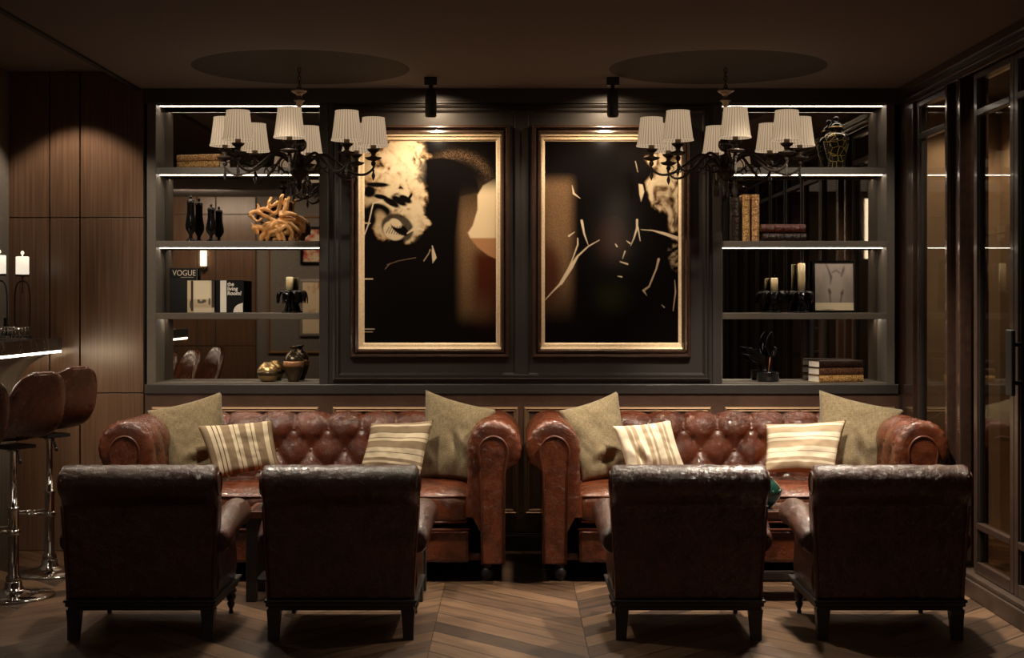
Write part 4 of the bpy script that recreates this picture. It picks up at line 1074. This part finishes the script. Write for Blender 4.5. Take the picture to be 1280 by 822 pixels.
# black vases
def black_vase(px, h, w, label):
    t = thing('vase', (X_(px, 9.13), 9.13, SH[1]+eps), label, 'vase', 'black lidded vases')
    q = MB(); pr = [(.0001, 0), (.46, 0), (.48, .02), (.40, .04), (.18, .08), (.15, .14), (.30, .20), (.48, .28), (.50, .36), (.42, .48), (.35, .60), (.33, .76), (.36, .84), (.36, .86)]
    q.lathe([(r*w, z_*h) for r, z_ in pr], 28); q.build('body', M['black_gloss'], t)
    q = MB(); q.lathe([(r*w, z_*h) for r, z_ in [(.33, .862), (.36, .87), (.34, .885), (.14, .91), (.08, .93), (.12, .955), (.13, .97), (.08, .99), (.0001, 1.0)]], 24); q.build('lid', M['black_gloss'], t)
black_vase(238.5, .285, .066, 'taller glossy black lidded vase on the left niche shelf')
black_vase(264, .232, .064, 'shorter glossy black lidded vase beside the taller one')
# gilded root sculpture (voxel-joined tubes)
def rootsculpt():
    q = MB(); Y0 = 0
    def w(px, py, y=0): v = W(px, py, 9.14); return Vector((v.x-X_(347, 9.14), y*.9, v.z-SH[1]))
    lines = [
     ([(326, 297, 0), (332, 288, .02), (340, 282, -.02), (350, 276, 0), (362, 272, .02), (374, 278, 0), (380, 288, -.01)], [4.5, 5, 6, 6, 5, 4.5, 3]),
     ([(322, 290, -.01), (318, 284, -.02), (324, 283, 0), (334, 286, .02)], [3.2, 4.6, 4, 5]),
     ([(315, 278, -.03), (319, 282, -.02), (326, 284, 0)], [1.2, 2.6, 4]),
     ([(313, 266, -.02), (320, 263, -.01), (330, 268, 0), (340, 273, .01), (352, 280, -.01)], [2.6, 3.6, 3, 3.6, 5]),
     ([(314, 268, -.02), (318, 273, -.02), (323, 275, -.03), (328, 272, -.02)], [3.5, 2.2, 1.8, 1.5]),
     ([(322, 263, 0), (323, 257, .01), (321, 253, .01)], [3, 2.5, .8]),
     ([(321, 262, .01), (331, 260, .0), (340, 264, 0)], [2.5, 3.6, 2]),
     ([(329, 262, .01), (335, 256, .02), (336, 251, .02), (338, 247, .02)], [2, 2.5, 3.2, 3.0]),
     ([(337, 258, .02), (343, 254, .02), (346, 251, .02)], [2, 3, 3]),
     ([(340, 266, .02), (347, 263, 0), (351, 252, -.01), (352, 246, -.02), (354, 243, -.02)], [3, 3.4, 3.2, 3, 2.2]),
     ([(354, 266, -.01), (358, 258, -.02), (360, 250, -.02), (362, 246, -.02)], [4.5, 3.6, 2.8, 2]),
     ([(352, 266, -.01), (356, 262, -.02), (357, 248, 0)], [4, 3.6, 2.2]),
     ([(352, 268, -.02), (362, 266, -.03), (372, 270, -.02), (378, 276, 0), (380, 285, 0)], [4, 3.6, 3.6, 4, 3.5]),
     ([(350, 298, -.02), (348, 290, -.03), (354, 284, -.04), (362, 278, -.03), (370, 284, -.03), (376, 290, -.02)], [3.5, 3.2, 3.2, 3.6, 3.6, 3]),
     ([(364, 298, -.02), (366, 290, -.04), (360, 282, -.04), (354, 276, -.03), (346, 276, -.02)], [3.6, 3, 3, 3.2, 3]),
     ([(372, 297, 0), (374, 290, .02), (372, 280, .03), (364, 274, .03)], [3.4, 3, 3.4, 3.5]),
     ([(334, 298, 0), (338, 291, -.02), (344, 288, -.03), (350, 284, -.02)], [3, 3.2, 3, 3]),
     ([(342, 298, .02), (352, 292, .03), (360, 290, .03), (370, 294, .02)], [3.2, 4, 4, 3.2]),
     ([(356, 298, -.01), (352, 288, -.03), (346, 282, -.03), (338, 278, -.01), (330, 280, 0)], [3, 2.6, 2.8, 3, 3.2]),
     ([(324, 298, .02), (334, 292, .03), (344, 284, .03)], [3, 4.5, 5]),
     ([(340, 290, 0), (352, 290, 0), (366, 286, 0)], [6, 5, 6]),
    ]
    for pts, rr in lines:
        P = [w(*p) for p in pts]; n = 5; PP, RRr = [], []
        for i in range(len(P)-1):
            for k in range(n):
                f = k/n; p0, p1, p2, p3 = P[max(i-1, 0)], P[i], P[i+1], P[min(i+2, len(P)-1)]
                PP.append(.5*(2*p1+(p2-p0)*f+(2*p0-5*p1+4*p2-p3)*f*f+(3*p1-p0-3*p2+p3)*f**3)); RRr.append((rr[i]*(1-f)+rr[i+1]*f)*.00425)
        PP.append(P[-1]); RRr.append(rr[-1]*.00425); q.tube(PP, RRr, 10)
        q.sphere(P[-1], RRr[-1], 8); q.sphere(P[0], RRr[0], 8)
    for v in q.bm.verts:
        v.co.z = max(v.co.z, 0.002); v.co += noise.noise_vector(v.co*38)*.003
    o = q.build('root_sculpture', M['goldroot'], loc=(X_(347, 9.14), 9.14, SH[1]+.001), recalc=True)
    md = o.modifiers.new('r', 'REMESH'); md.mode = 'VOXEL'; md.voxel_size = .0035; md.use_smooth_shade = True
    dg = bpy.context.evaluated_depsgraph_get(); me = bpy.data.meshes.new_from_object(o.evaluated_get(dg)); o.modifiers.clear(); o.data = me
    for p in me.polygons: p.use_smooth = True
    mz = min(v.co.z for v in me.vertices); o.location.z = SH[1]+.0005-mz
    tag(o, 'gilded gnarled root sculpture on the left niche shelf beside black vases', 'sculpture')
rootsculpt()
# text helper
def text_mesh(body, size, m, parent, loc, name='lettering', sx=1., ext=.0006, off=0.):
    cu = bpy.data.curves.new('t', 'FONT'); cu.body = body; cu.size = size; cu.extrude = ext; cu.align_x = 'LEFT'; cu.offset = off
    tmp = bpy.data.objects.new('t', cu); COL.objects.link(tmp); dg = bpy.context.evaluated_depsgraph_get(); dg.update()
    me = bpy.data.meshes.new_from_object(tmp.evaluated_get(dg)); bpy.data.objects.remove(tmp)
    me.materials.clear(); me.materials.append(m)
    o = bpy.data.objects.new(name, me); COL.objects.link(o); o.parent = parent; o.location = loc; o.rotation_euler = (PI/2, 0, 0); o.scale = (sx, 1, 1); return o
def box_book(name, px0, px1, py0, Y, D_, zb, mc, label, group, rz=0.):
    x0, x1 = X_(px0, Y), X_(px1, Y); h = Z_(py0, Y)-zb; w = x1-x0
    t = thing(name, ((x0+x1)/2, Y, zb+eps), label, 'book', group, rz)
    q = MB()
    q.box2((-w/2, 0, 0), (w/2, .004, h), .001); q.box2((-w/2, D_-.004, 0), (w/2, D_, h), .001); q.box2((-w/2, .004, 0), (-w/2+.004, D_-.004, h), .001); q.build('cover', mc, t)
    q = MB(); q.box2((-w/2+.0045, .0045, .003), (w/2-.004, D_-.0045, h-.003)); q.build('pages', M['paper'], t)
    return t, w, h
zb = SH[2]
BG = 'display books on the third left shelf'
t, w_, h_ = box_book('book', 212, 246, 335, 9.19, .035, zb, M['book_grey'], 'tall black fashion magazine book standing at the back of the left shelf', BG)
t, w_, h_ = t, w_, h_
q = MB(); q.box2((-w_/2, -.0012, h_-.062), (w_/2, 0, h_-.002)); q.build('title_panel', M['book_black'], t)
text_mesh('VOGUE', .050, M['letter'], t, (-w_/2+.018, -.0018, h_-.047), 'title_lettering', .86)
q = MB(); q.box2((-w_/2+.07, -.0018, h_-.058), (w_/2-.02, -.0012, h_-.056)); q.build('title_rule', M['letter'], t)
# white interior photo book
def interior_img():
    nx, ny = 72, 80; X, Y = np.meshgrid(np.linspace(0, 1, nx), np.linspace(0, 1, ny)); img = np.zeros((ny, nx, 3))+np.array((.62, .50, .33))
    img = mixc(img, (.78, .68, .50), ss(.2, .0, np.abs(X-.55)-.22)*ss(.85, .5, Y)); img = mixc(img, (.35, .26, .16), ss(.56, .60, Y)*.5)
    img = mixc(img, (.03, .02, .02), ((X < .22) & (X > .13) & (Y < .95)).astype(float)*(Y > .0)); img = mixc(img, (.05, .035, .03), (X > .9).astype(float))
    for c, rx, ry in [((.5, .68), .13, .035), ((.62, .64), .08, .05), ((.42, .63), .05, .04), ((.82, .66), .04, .12), ((.15, .75), .07, .15)]: img = mixc(img, (.04, .03, .02), ell(X, Y, c, rx, ry)*.85)
    img = mixc(img, (.7, .6, .45), ss(.82, .88, Y)*((X > .25)).astype(float)*.8); return img
t, w_, h_ = box_book('book', 234, 269, 350, 9.10, .03, zb, M['book_black'], 'small book with pale interior photo cover, leaning before the black magazine', BG)
flat_image('cover_photo', M['print'], t, (-w_/2+.001, -.0006, h_-.003), (w_-.006, 0, 0), (0, 0, -(h_-.005)), interior_img())
t, w_, h_ = box_book('book', 270, 304, 350, 9.10, .03, zb, M['book_black'], 'small black book with pale band and white title on the left shelf', BG)
q = MB(); q.box2((-w_/2+.026, -.0012, .003), (-w_/2+.064, 0, h_-.003)); 
pts = [(w_/2-.002, .003), (w_/2-.002, .062)]+[(w_/2-.006-.055*math.sin(R(a)), .003+.055*(1-0)*math.cos(R(a))) for a in (10, 30, 50, 70, 90)]
q.prism(pts, .0012, lambda v: Vector((v.x, -v.z, v.y))); q.build('cover_graphic', M['white'], t)
for k, s_ in enumerate(('the', 'living', 'Room?')): text_mesh(s_, .034, M['letter_white'], t, (-w_/2+.070, -.0018, h_-.036-.028*k), 'title_lettering', .92, off=.0006)
# palm candlestick
def palm_holder(px, Y, zb, hold_h, candle_h, candle_w, label, group, spread=.062, dx=0.):
    t = thing('candle_holder', (X_(px, Y), Y, zb+eps), label, 'candle holder', group)
    q = MB(); q.lathe([(.0001, 0), (.048, 0), (.050, .006), (.04, .012), (.02, .018)], 28)
    for k in range(7):
        a = 2*PI*k/7+.3; q.tube([(.028*math.cos(a), .028*math.sin(a), .012), (.017*math.cos(a), .017*math.sin(a), hold_h*.35), (.016*math.cos(a), .016*math.sin(a), hold_h*.65), (.030*math.cos(a), .030*math.sin(a), hold_h*.97)], [.010, .009, .010, .009], 8)
    q.lathe([(.0001, hold_h-.014), (.038, hold_h-.010), (.042, hold_h), (.0001, hold_h)], 24); q.build('stem', M['black_gloss'], t)
    q = MB()
    for k in range(7):
        a = 2*PI*k/7+.05; A = []
        for i in range(12):
            f = i/11; r = .03+spread*.82*math.sin(f*PI*.56); z_ = hold_h-.012+.018*math.sin(f*PI)-.062*f**2.4; w_ = .024*math.sin(PI*(.15+.8*f))**.7*(1+.12*math.sin(f*30))
            row = []
            for j in range(7):
                v = -1+2*j/6; row.append(Vector((r*math.cos(a)-v*w_*math.sin(a), r*math.sin(a)+v*w_*math.cos(a), z_-.010*abs(v)**1.5+.003)))
            A.append(row)
        V = q.grid(A)
    o = q.build('leaf_crown', M['black_gloss'], t); sd = o.modifiers.new('s', 'SOLIDIFY'); sd.thickness = .003
    ctag = thing('candle', (X_(px, Y)+dx, Y-.0, zb+hold_h+2*eps), '', 'candle', None)
    q = MB(); q.lathe([(.0001, 0), (candle_w, 0), (candle_w, candle_h-.003), (candle_w-.003, candle_h), (.003, candle_h-.002), (.0001, candle_h-.003)], 28); q.build('wax', M['cream_wax'], ctag)
    q = MB(); q.tube([(0, 0, candle_h-.004), (.001, 0, candle_h+.008), (.003, 0, candle_h+.018)], .0012, 6); q.build('wick', M['black_metal'], ctag)
    return t, ctag
CG = 'black palm candle holders'
a, c = palm_holder(362, 9.135, SH[2], .138, .082, .022, 'black palm-shaped candle holder with short candle on left niche shelf', CG); c['label'] = 'short cream pillar candle on the palm holder in the left niche'
c['group'] = 'cream pillar candles'
a, c = palm_holder(968, 9.14, SH[2], .135, .080, .022, 'black palm-shaped candle holder with the shorter candle in right niche', CG); c['label'] = 'shorter cream pillar candle in the right niche'; c['group'] = 'cream pillar candles'
a, c = palm_holder(1002, 9.14, SH[2], .135, .170, .022, 'black palm-shaped candle holder with the tall candle beside horse print', CG); c['label'] = 'tall cream pillar candle beside the horse print'; c['group'] = 'cream pillar candles'
# vases at bottom left
t = thing('vase', (X_(335, 9.12), 9.12, ZB+eps), 'low round brushed gold vase on the bottom of the left niche', 'vase')
q = MB(); q.lathe([(.0001, 0), (.035, 0), (.05, .012), (.064, .038), (.0665, .058), (.062, .082), (.045, .105), (.026, .114), (.027, .120), (.020, .118), (.0001, .10)], 36); q.build('body', M['gold_vase'], t)
q = MB(); q.lathe([(.0646, .038), (.0671, .050), (.0672, .064)], 36); q.build('band', M['bronze_vase'], t)
t = thing('vase', (X_(367, 9.125), 9.125, ZB+eps), 'tall bronze bottle vase with banded belly on the bottom of the left niche', 'vase')
q = MB(); q.lathe([(.0001, 0), (.032, 0), (.036, .012), (.050, .045), (.060, .085), (.063, .115), (.058, .145), (.042, .172), (.022, .185), (.019, .198), (.020, .206), (.030, .212), (.030, .218), (.018, .217), (.0001, .2)], 36); q.build('body', M['bronze_vase'], t)
q = MB(); q.lathe([(.0617, .092), (.0637, .105), (.0639, .116), (.0630, .126)], 36); q.build('band', mat('pale bronze band', (.45, .24, .12), .3, .6, bump=.3), t)
# right niche: ginger jar
t = thing('ginger_jar', (X_(1045, 9.145), 9.145, SH[0]+eps), 'black lidded ginger jar with gold crackle on the top right shelf', 'jar')
q = MB(); q.lathe([(.0001, 0), (.046, 0), (.048, .01), (.048, .05), (.062, .10), (.078, .16), (.081, .185), (.072, .21), (.045, .225), (.033, .23), (.033, .245)], 40); q.build('body', M['crackle'], t)
q = MB(); q.lathe([(.036, .243), (.046, .25), (.046, .255), (.04, .275), (.02, .29), (.010, .296), (.017, .305), (.019, .315), (.012, .327), (.0001, .33)], 28); q.build('lid', M['black_gloss'], t)
q = MB(); q.lathe([(.0465, .252), (.047, .256), (.0465, .26)], 28); q.build('lid_ring', M['brass'], t)
# right niche row 2
zb = SH[1]+eps
g = 'antique bound books in the right niche'
for px, T_, H_, mt_, lb, rb_ in ((918, .045, .27, M['book_dark'], 'dark bound book standing leftmost on the second right shelf', R(-3)), (930, .047, .285, M['book_gold2'], 'ornate gilt book standing beside the dark one on the right shelf', R(0)), (941.5, .047, .285, M['book_gold'], 'ribbed gilt book standing closest to the lying red books', R(0))):
    book('book', H_, T_, .17, mt_, (X_(px, 9.14), 9.14, zb), rb_, lb, g, 6, stand=True)
book('book', .265, .050, .17, M['book_dark'], (X_(977, 9.14), 9.14, zb), R(1.5), 'dark bound book lying under the oxblood one', g, 5)
book('book', .27, .05, .165, M['book_red'], (X_(976, 9.14), 9.14, zb+.0535), R(0), 'oxblood bound book lying on top beside the standing gilt books', g, 5)
# horse print
def horse():
    nx, ny = 90, 110; X, Y = np.meshgrid(np.linspace(0, 1, nx), np.linspace(0, 1, ny)); img = np.zeros((ny, nx, 3))+np.array((.20, .165, .14))
    n = fbm(X, Y, 2.2, 8.)*.25; img = img*(1+n[..., None]); d = (.055, .04, .035)
    img = mixc(img, (.30, .26, .22), ell(X, Y, (.52, .52), .24, .30, 0, .5)*.7)
    for p, w in [([(.28, .0), (.36, .16), (.42, .3), (.40, .44)], [.010, .02, .03, .008]), ([(.76, .08), (.74, .16), (.69, .28)], [.01, .03, .012]), ([(.37, .58), (.39, .62)], [.035, .03]), ([(.73, .58), (.70, .64)], [.012, .032]), ([(.38, .62), (.40, .84)], [.018, .010]), ([(.70, .64), (.66, .84)], [.018, .012]), ([(.45, .2), (.56, .16), (.66, .22)], [.01, .012, .01])]:
        img = stroke(img, X, Y, p, w, d, .03)
    img = mixc(img, (.62, .52, .36), (Y > .84).astype(float)); img = mixc(img, (.1, .06, .03), ell(X, Y, (.33, .985), .2, .006)); return img
t = thing('picture_frame', (X_(1043, 9.17), 9.17, SH[2]+eps), 'black framed pale horse photograph leaning on the right niche shelf', 'picture', None, R(-3)); t.rotation_euler.x = R(-4)
w_, h_ = .262, .322; t.location.z += .0015
q = MB(); moulding(q, -w_/2, w_/2, 0, h_, [(0, .012), (0, -.012), (.004, -.014), (.012, -.013), (.014, -.004)]); q.build('frame', M['black_gloss'], t)
flat_image('photograph', M['print'], t, (-w_/2+.013, -.0045, h_-.013), (w_-.026, 0, 0), (0, 0, -(h_-.026)), horse())
q = MB(); q.box2((-w_/2+.004, -.003, .004), (w_/2-.004, .011, h_-.004)); q.build('backing_board', M['book_black'], t)
# plant
t = thing('potted_plant', (X_(960, 9.13), 9.13, ZB+eps), 'black sculptural plant in a dark pot on the bottom of the right niche', 'plant')
q = MB(); q.lathe([(.0001, 0), (.062, 0), (.068, .008), (.068, .052), (.072, .06), (.066, .06), (.06, .05), (.0001, .048)], 32); q.build('pot', mat('midnight blue glaze', (.004, .005, .008), .15, coat=.3), t)
def leaf(p0, d, L_, w, bend):
    q = MB(); d = Vector(d).normalized(); sd = d.cross(Vector((0, 1, 0))).normalized(); up = sd.cross(d); A = []
    for i in range(14):
        f = i/13; c = Vector(p0)+d*L_*f+Vector((0, 0, -bend*f*f)); ww = w*math.sin(PI*min(1, .06+.94*f))**.8
        A.append([c+sd*ww*v+up*(-.25*ww*abs(v)) for v in (-1, -.6, -.2, .2, .6, 1)])
    q.grid(A); o = q.build('leaf', M['black_gloss'], t); m_ = o.modifiers.new('s', 'SOLIDIFY'); m_.thickness = .003
q = MB(); stems = [((0, 0, .05), (-.03, 0, .14), (-.055, -.01, .20)), ((0, 0, .05), (.005, 0, .15), (.01, 0, .24)), ((.01, 0, .05), (.02, -.01, .13), (.03, -.01, .19))]
for s_ in stems: q.tube(s_, .004, 8)
q.build('stems', M['black_gloss'], t)
q = MB(); q.tube([(.0, -.01, .055), (.012, -.01, .15)], .003, 6); q.build('stake', mat('copper stake', (.5, .22, .1), .3, .8), t)
leaf((-.03, 0, .13), (-.75, 0, .55), .14, .024, .0); leaf((-.035, 0, .12), (-.8, .1, .35), .10, .02, .0); leaf((.0, 0, .19), (.2, 0, 1), .12, .026, .0); leaf((.02, -.01, .16), (-.25, 0, 1), .11, .022, 0.); leaf((.03, 0, .15), (.1, .1, .8), .10, .026, .03)
# bottom right stack
z = ZB+eps; sx = X_(1043, 9.16); g = 'stacked books on the bottom of the right niche'
for k, (mt_, lb) in enumerate(((M['book_gold2'], 'ornate bound book at the bottom of the right niche stack'), (M['book_red_b'] if 'book_red_b' in M else M['book_dark2'] if 'book_dark2' in M else gilt_book('ribbed brown binding', (.16, .07, .035), (.04, .015, .008), 70), 'ribbed brown book in the middle of the right niche stack'), (M['book_dark'], 'black bound book on top of the right niche stack'))):
    book('book', .300-.002*k, .0425, .145, mt_, (sx, 9.135, z+.0450*k), R(17), lb, g, 7, mp=M['white'])

# ------------------------------------------------------------------ things seen only in the mirrors
def backpic(px0, px1, z0, z1, fr, cols, label):
    x0, x1 = vx(px0), vx(px1); t = thing('framed_picture', ((x0+x1)/2, -1.0, (z0+z1)/2), label, 'picture', 'pictures on the rear wall'); w, h = x1-x0, z1-z0
    q = MB(); moulding(q, -w/2, w/2, -h/2, h/2, [(0, .001), (0, .03), (.03, .035), (.04, .02)]); q.build('frame', fr, t)
    nx, ny = 40, 50; X, Y = np.meshgrid(np.linspace(-1, 1, nx), np.linspace(-1, 1, ny)); n = fbm(X, Y, 1.3, z0*3+px0); img = np.zeros((ny, nx, 3))
    img += np.array(cols[0]); img = mixc(img, cols[1], ss(-.1, .3, n)); img = mixc(img, cols[2], ss(.25, .5, n))
    # faces +Y: mirrored u
    flat_image('print', M['print'], t, (w/2-.035, .02, h/2-.035), (-(w-.07), 0, 0), (0, 0, -(h-.07)), img)
backpic(381, 425, 2.02, 2.52, M['black_gloss'], ((.6, .5, .35), (.5, .05, .02), (.04, .02, .02)), 'colourful black-framed picture on the rear wall, glimpsed in the left mirror')
backpic(380, 425, 1.08, 1.83, mat('silver frame', (.4, .36, .32), .3, .6), ((.75, .62, .42), (.5, .25, .12), (.08, .03, .02)), 'pale silver-framed picture on the rear wall, below the colourful one')
t = thing('wall_sconce', (vx(264), -.96, 2.0), 'cylindrical wall sconce on the rear walnut panelling seen in the mirror', 'wall lamp')
q = MB(); q.box2((-.05, 0, -.06), (.05, .012, .14), .003); q.build('back_plate', M['black_metal'], t)
q = MB(); q.lathe([(.04, 0), (.04, .20), (.0001, .20)], 20, (0, .06, 0)); q.build('tube_shade', M['flame'], t)
q = MB(); q.lathe([(.0001, -.05), (.02, -.05), (.042, -.002), (.042, 0)], 20, (0, .06, 0)); q.build('cup', M['brass'], t)
t = thing('pendant_lamp', (1.07, 2.9, ZC), 'slender glowing tube pendant reflected in the right niche', 'pendant lamp')
q = MB(); q.lathe([(.0001, 0), (.04, -.002), (.035, -.02), (.0001, -.022)], 20); q.build('ceiling_rose', M['black_metal'], t)
q = MB(); q.tube([(0, 0, -.02), (0, 0, -.20)], .003, 6); q.build('cable', M['black_metal'], t)
q = MB(); q.lathe([(.0001, -.2), (.028, -.2), (.028, -.83), (.0001, -.83)], 20); q.build('glass_tube', M['tube'], t)

# ------------------------------------------------------------------ lights
def spot(name, loc, tgt, e, angle, blend=.5, col=(1, .82, .62), size=.03):
    l = bpy.data.lights.new(name, 'SPOT'); l.energy = e; l.spot_size = R(angle); l.spot_blend = blend; l.color = col; l.shadow_soft_size = size
    o = bpy.data.objects.new(name, l); COL.objects.link(o); o.location = loc; o.rotation_euler = (Vector(tgt)-Vector(loc)).to_track_quat('-Z', 'Y').to_euler(); return o
def area(name, loc, tgt, e, sx, sy, col=(1, .82, .62)):
    l = bpy.data.lights.new(name, 'AREA'); l.energy = e; l.shape = 'RECTANGLE'; l.size = sx; l.size_y = sy; l.color = col
    o = bpy.data.objects.new(name, l); COL.objects.link(o); o.location = loc; o.rotation_euler = (Vector(tgt)-Vector(loc)).to_track_quat('-Z', 'Y').to_euler(); return o
spot('downlight_right', (1.42, 7.30, 2.79), (1.25, 7.80, 0), 430, 94, .6, col=(1, .86, .68), size=.09)
spot('downlight_left', (-1.25, 7.30, 2.79), (-1.05, 7.80, 0), 205, 94, .6, col=(1, .86, .68), size=.09)
spot('added_highlight_spot', (.32, 8.30, 2.79), (.62, 7.0, 0), 190, 76, .5, col=(1, .86, .68), size=.08)  # wall-side spots added to raise leather highlights, without any fixture
spot('added_highlight_spot', (1.98, 8.28, 2.79), (1.62, 7.0, 0), 190, 72, .5, col=(1, .86, .68), size=.08)
spot('added_highlight_spot', (-.34, 8.30, 2.79), (-.72, 7.0, 0), 38, 76, .5, col=(1, .86, .68), size=.08)
spot('added_highlight_spot', (-2.02, 8.28, 2.79), (-1.72, 7.0, 0), 50, 72, .5, col=(1, .86, .68), size=.08)
spot('niche_wash_left', (-1.95, 7.35, 2.79), (-1.68, 9.05, 1.72), 75, 52, .7, col=(1, .86, .68))
spot('niche_wash_right', (2.02, 7.35, 2.79), (1.80, 9.05, 1.72), 55, 52, .7, col=(1, .86, .68))
spot('picture_glow_left', (-.47, 8.74, 2.765), (-.47, 8.98, 2.0), 24, 150, .9, col=(1, .74, .48), size=.01)
spot('picture_glow_right', (.583, 8.74, 2.765), (.583, 8.98, 2.0), 24, 150, .9, col=(1, .74, .48), size=.01)
spot('picture_light_left', (-.47, 8.56, 2.575), (-.47, 8.93, 1.75), 19, 125, .5, size=.012)
spot('picture_light_right', (.583, 8.56, 2.575), (.58, 8.93, 1.75), 19, 125, .5, size=.012)
spot('picture_fill_left', (-.5, 6.9, 2.78), (-.5, 9.0, 1.55), 34, 30, .6)  # fill spots added to even out the light on the pictures
spot('picture_fill_right', (.6, 6.9, 2.78), (.6, 9.0, 1.55), 34, 30, .6)
spot('panel_downlight', (-2.62, 8.62, 2.88), (-2.62, 8.85, 0), 36, 95, .35, size=.02)
area('bar_edge_glow', (-2.70, 8.45, 1.20), (-2.60, 9.0, .7), 2.2, .5, .02, (1, .74, .46))
spot('bar_downlight', (-2.7, 7.6, 2.88), (-2.5, 7.8, 0), 55, 80, .5)
spot('glazing_downlight', (2.80, 9.12, 2.77), (2.8, 9.35, 0), 18, 110, .5)
spot('corridor_downlight', (2.80, 7.4, 2.77), (2.9, 9.4, .6), 34, 90, 1.)
area('lounge_fill', (0, 3.2, 2.78), (0, 3.2, 0), 8, 3.5, 3.0)  # overhead fill added in place of unseen room lamps
area('rear_panel_glow', (-3.9, .3, 2.85), (-4.0, -1, 1.2), 30, .8, .3)
area('rear_wall_glow', (-1.5, .3, 2.78), (-1.6, -1, 1.5), 25, 2.5, .3)
w = bpy.data.worlds.new('world'); scene.world = w; w.use_nodes = True; w.node_tree.nodes['Background'].inputs[0].default_value = (.02, .017, .015, 1)

# ------------------------------------------------------------------ camera
cam = bpy.data.cameras.new('camera'); co = bpy.data.objects.new('camera', cam); COL.objects.link(co)
co.location = (0, 0, EYE); co.rotation_euler = (PI/2, 0, 0); cam.sensor_width = 36; cam.lens = 36*F/1280; cam.shift_y = -(411-HY)/1280; cam.clip_start = .02
scene.camera = co
vs = scene.view_settings; vs.view_transform = 'Standard'; vs.look = 'None'; vs.gamma = 1; vs.exposure = 0.; vs.use_curve_mapping = False
cy = scene.cycles
cy.use_denoising = True
try: cy.denoiser = 'OPENIMAGEDENOISE'
except Exception: pass
cy.max_bounces = 8; cy.sample_clamp_indirect = 4.; cy.caustics_reflective = False; cy.caustics_refractive = False
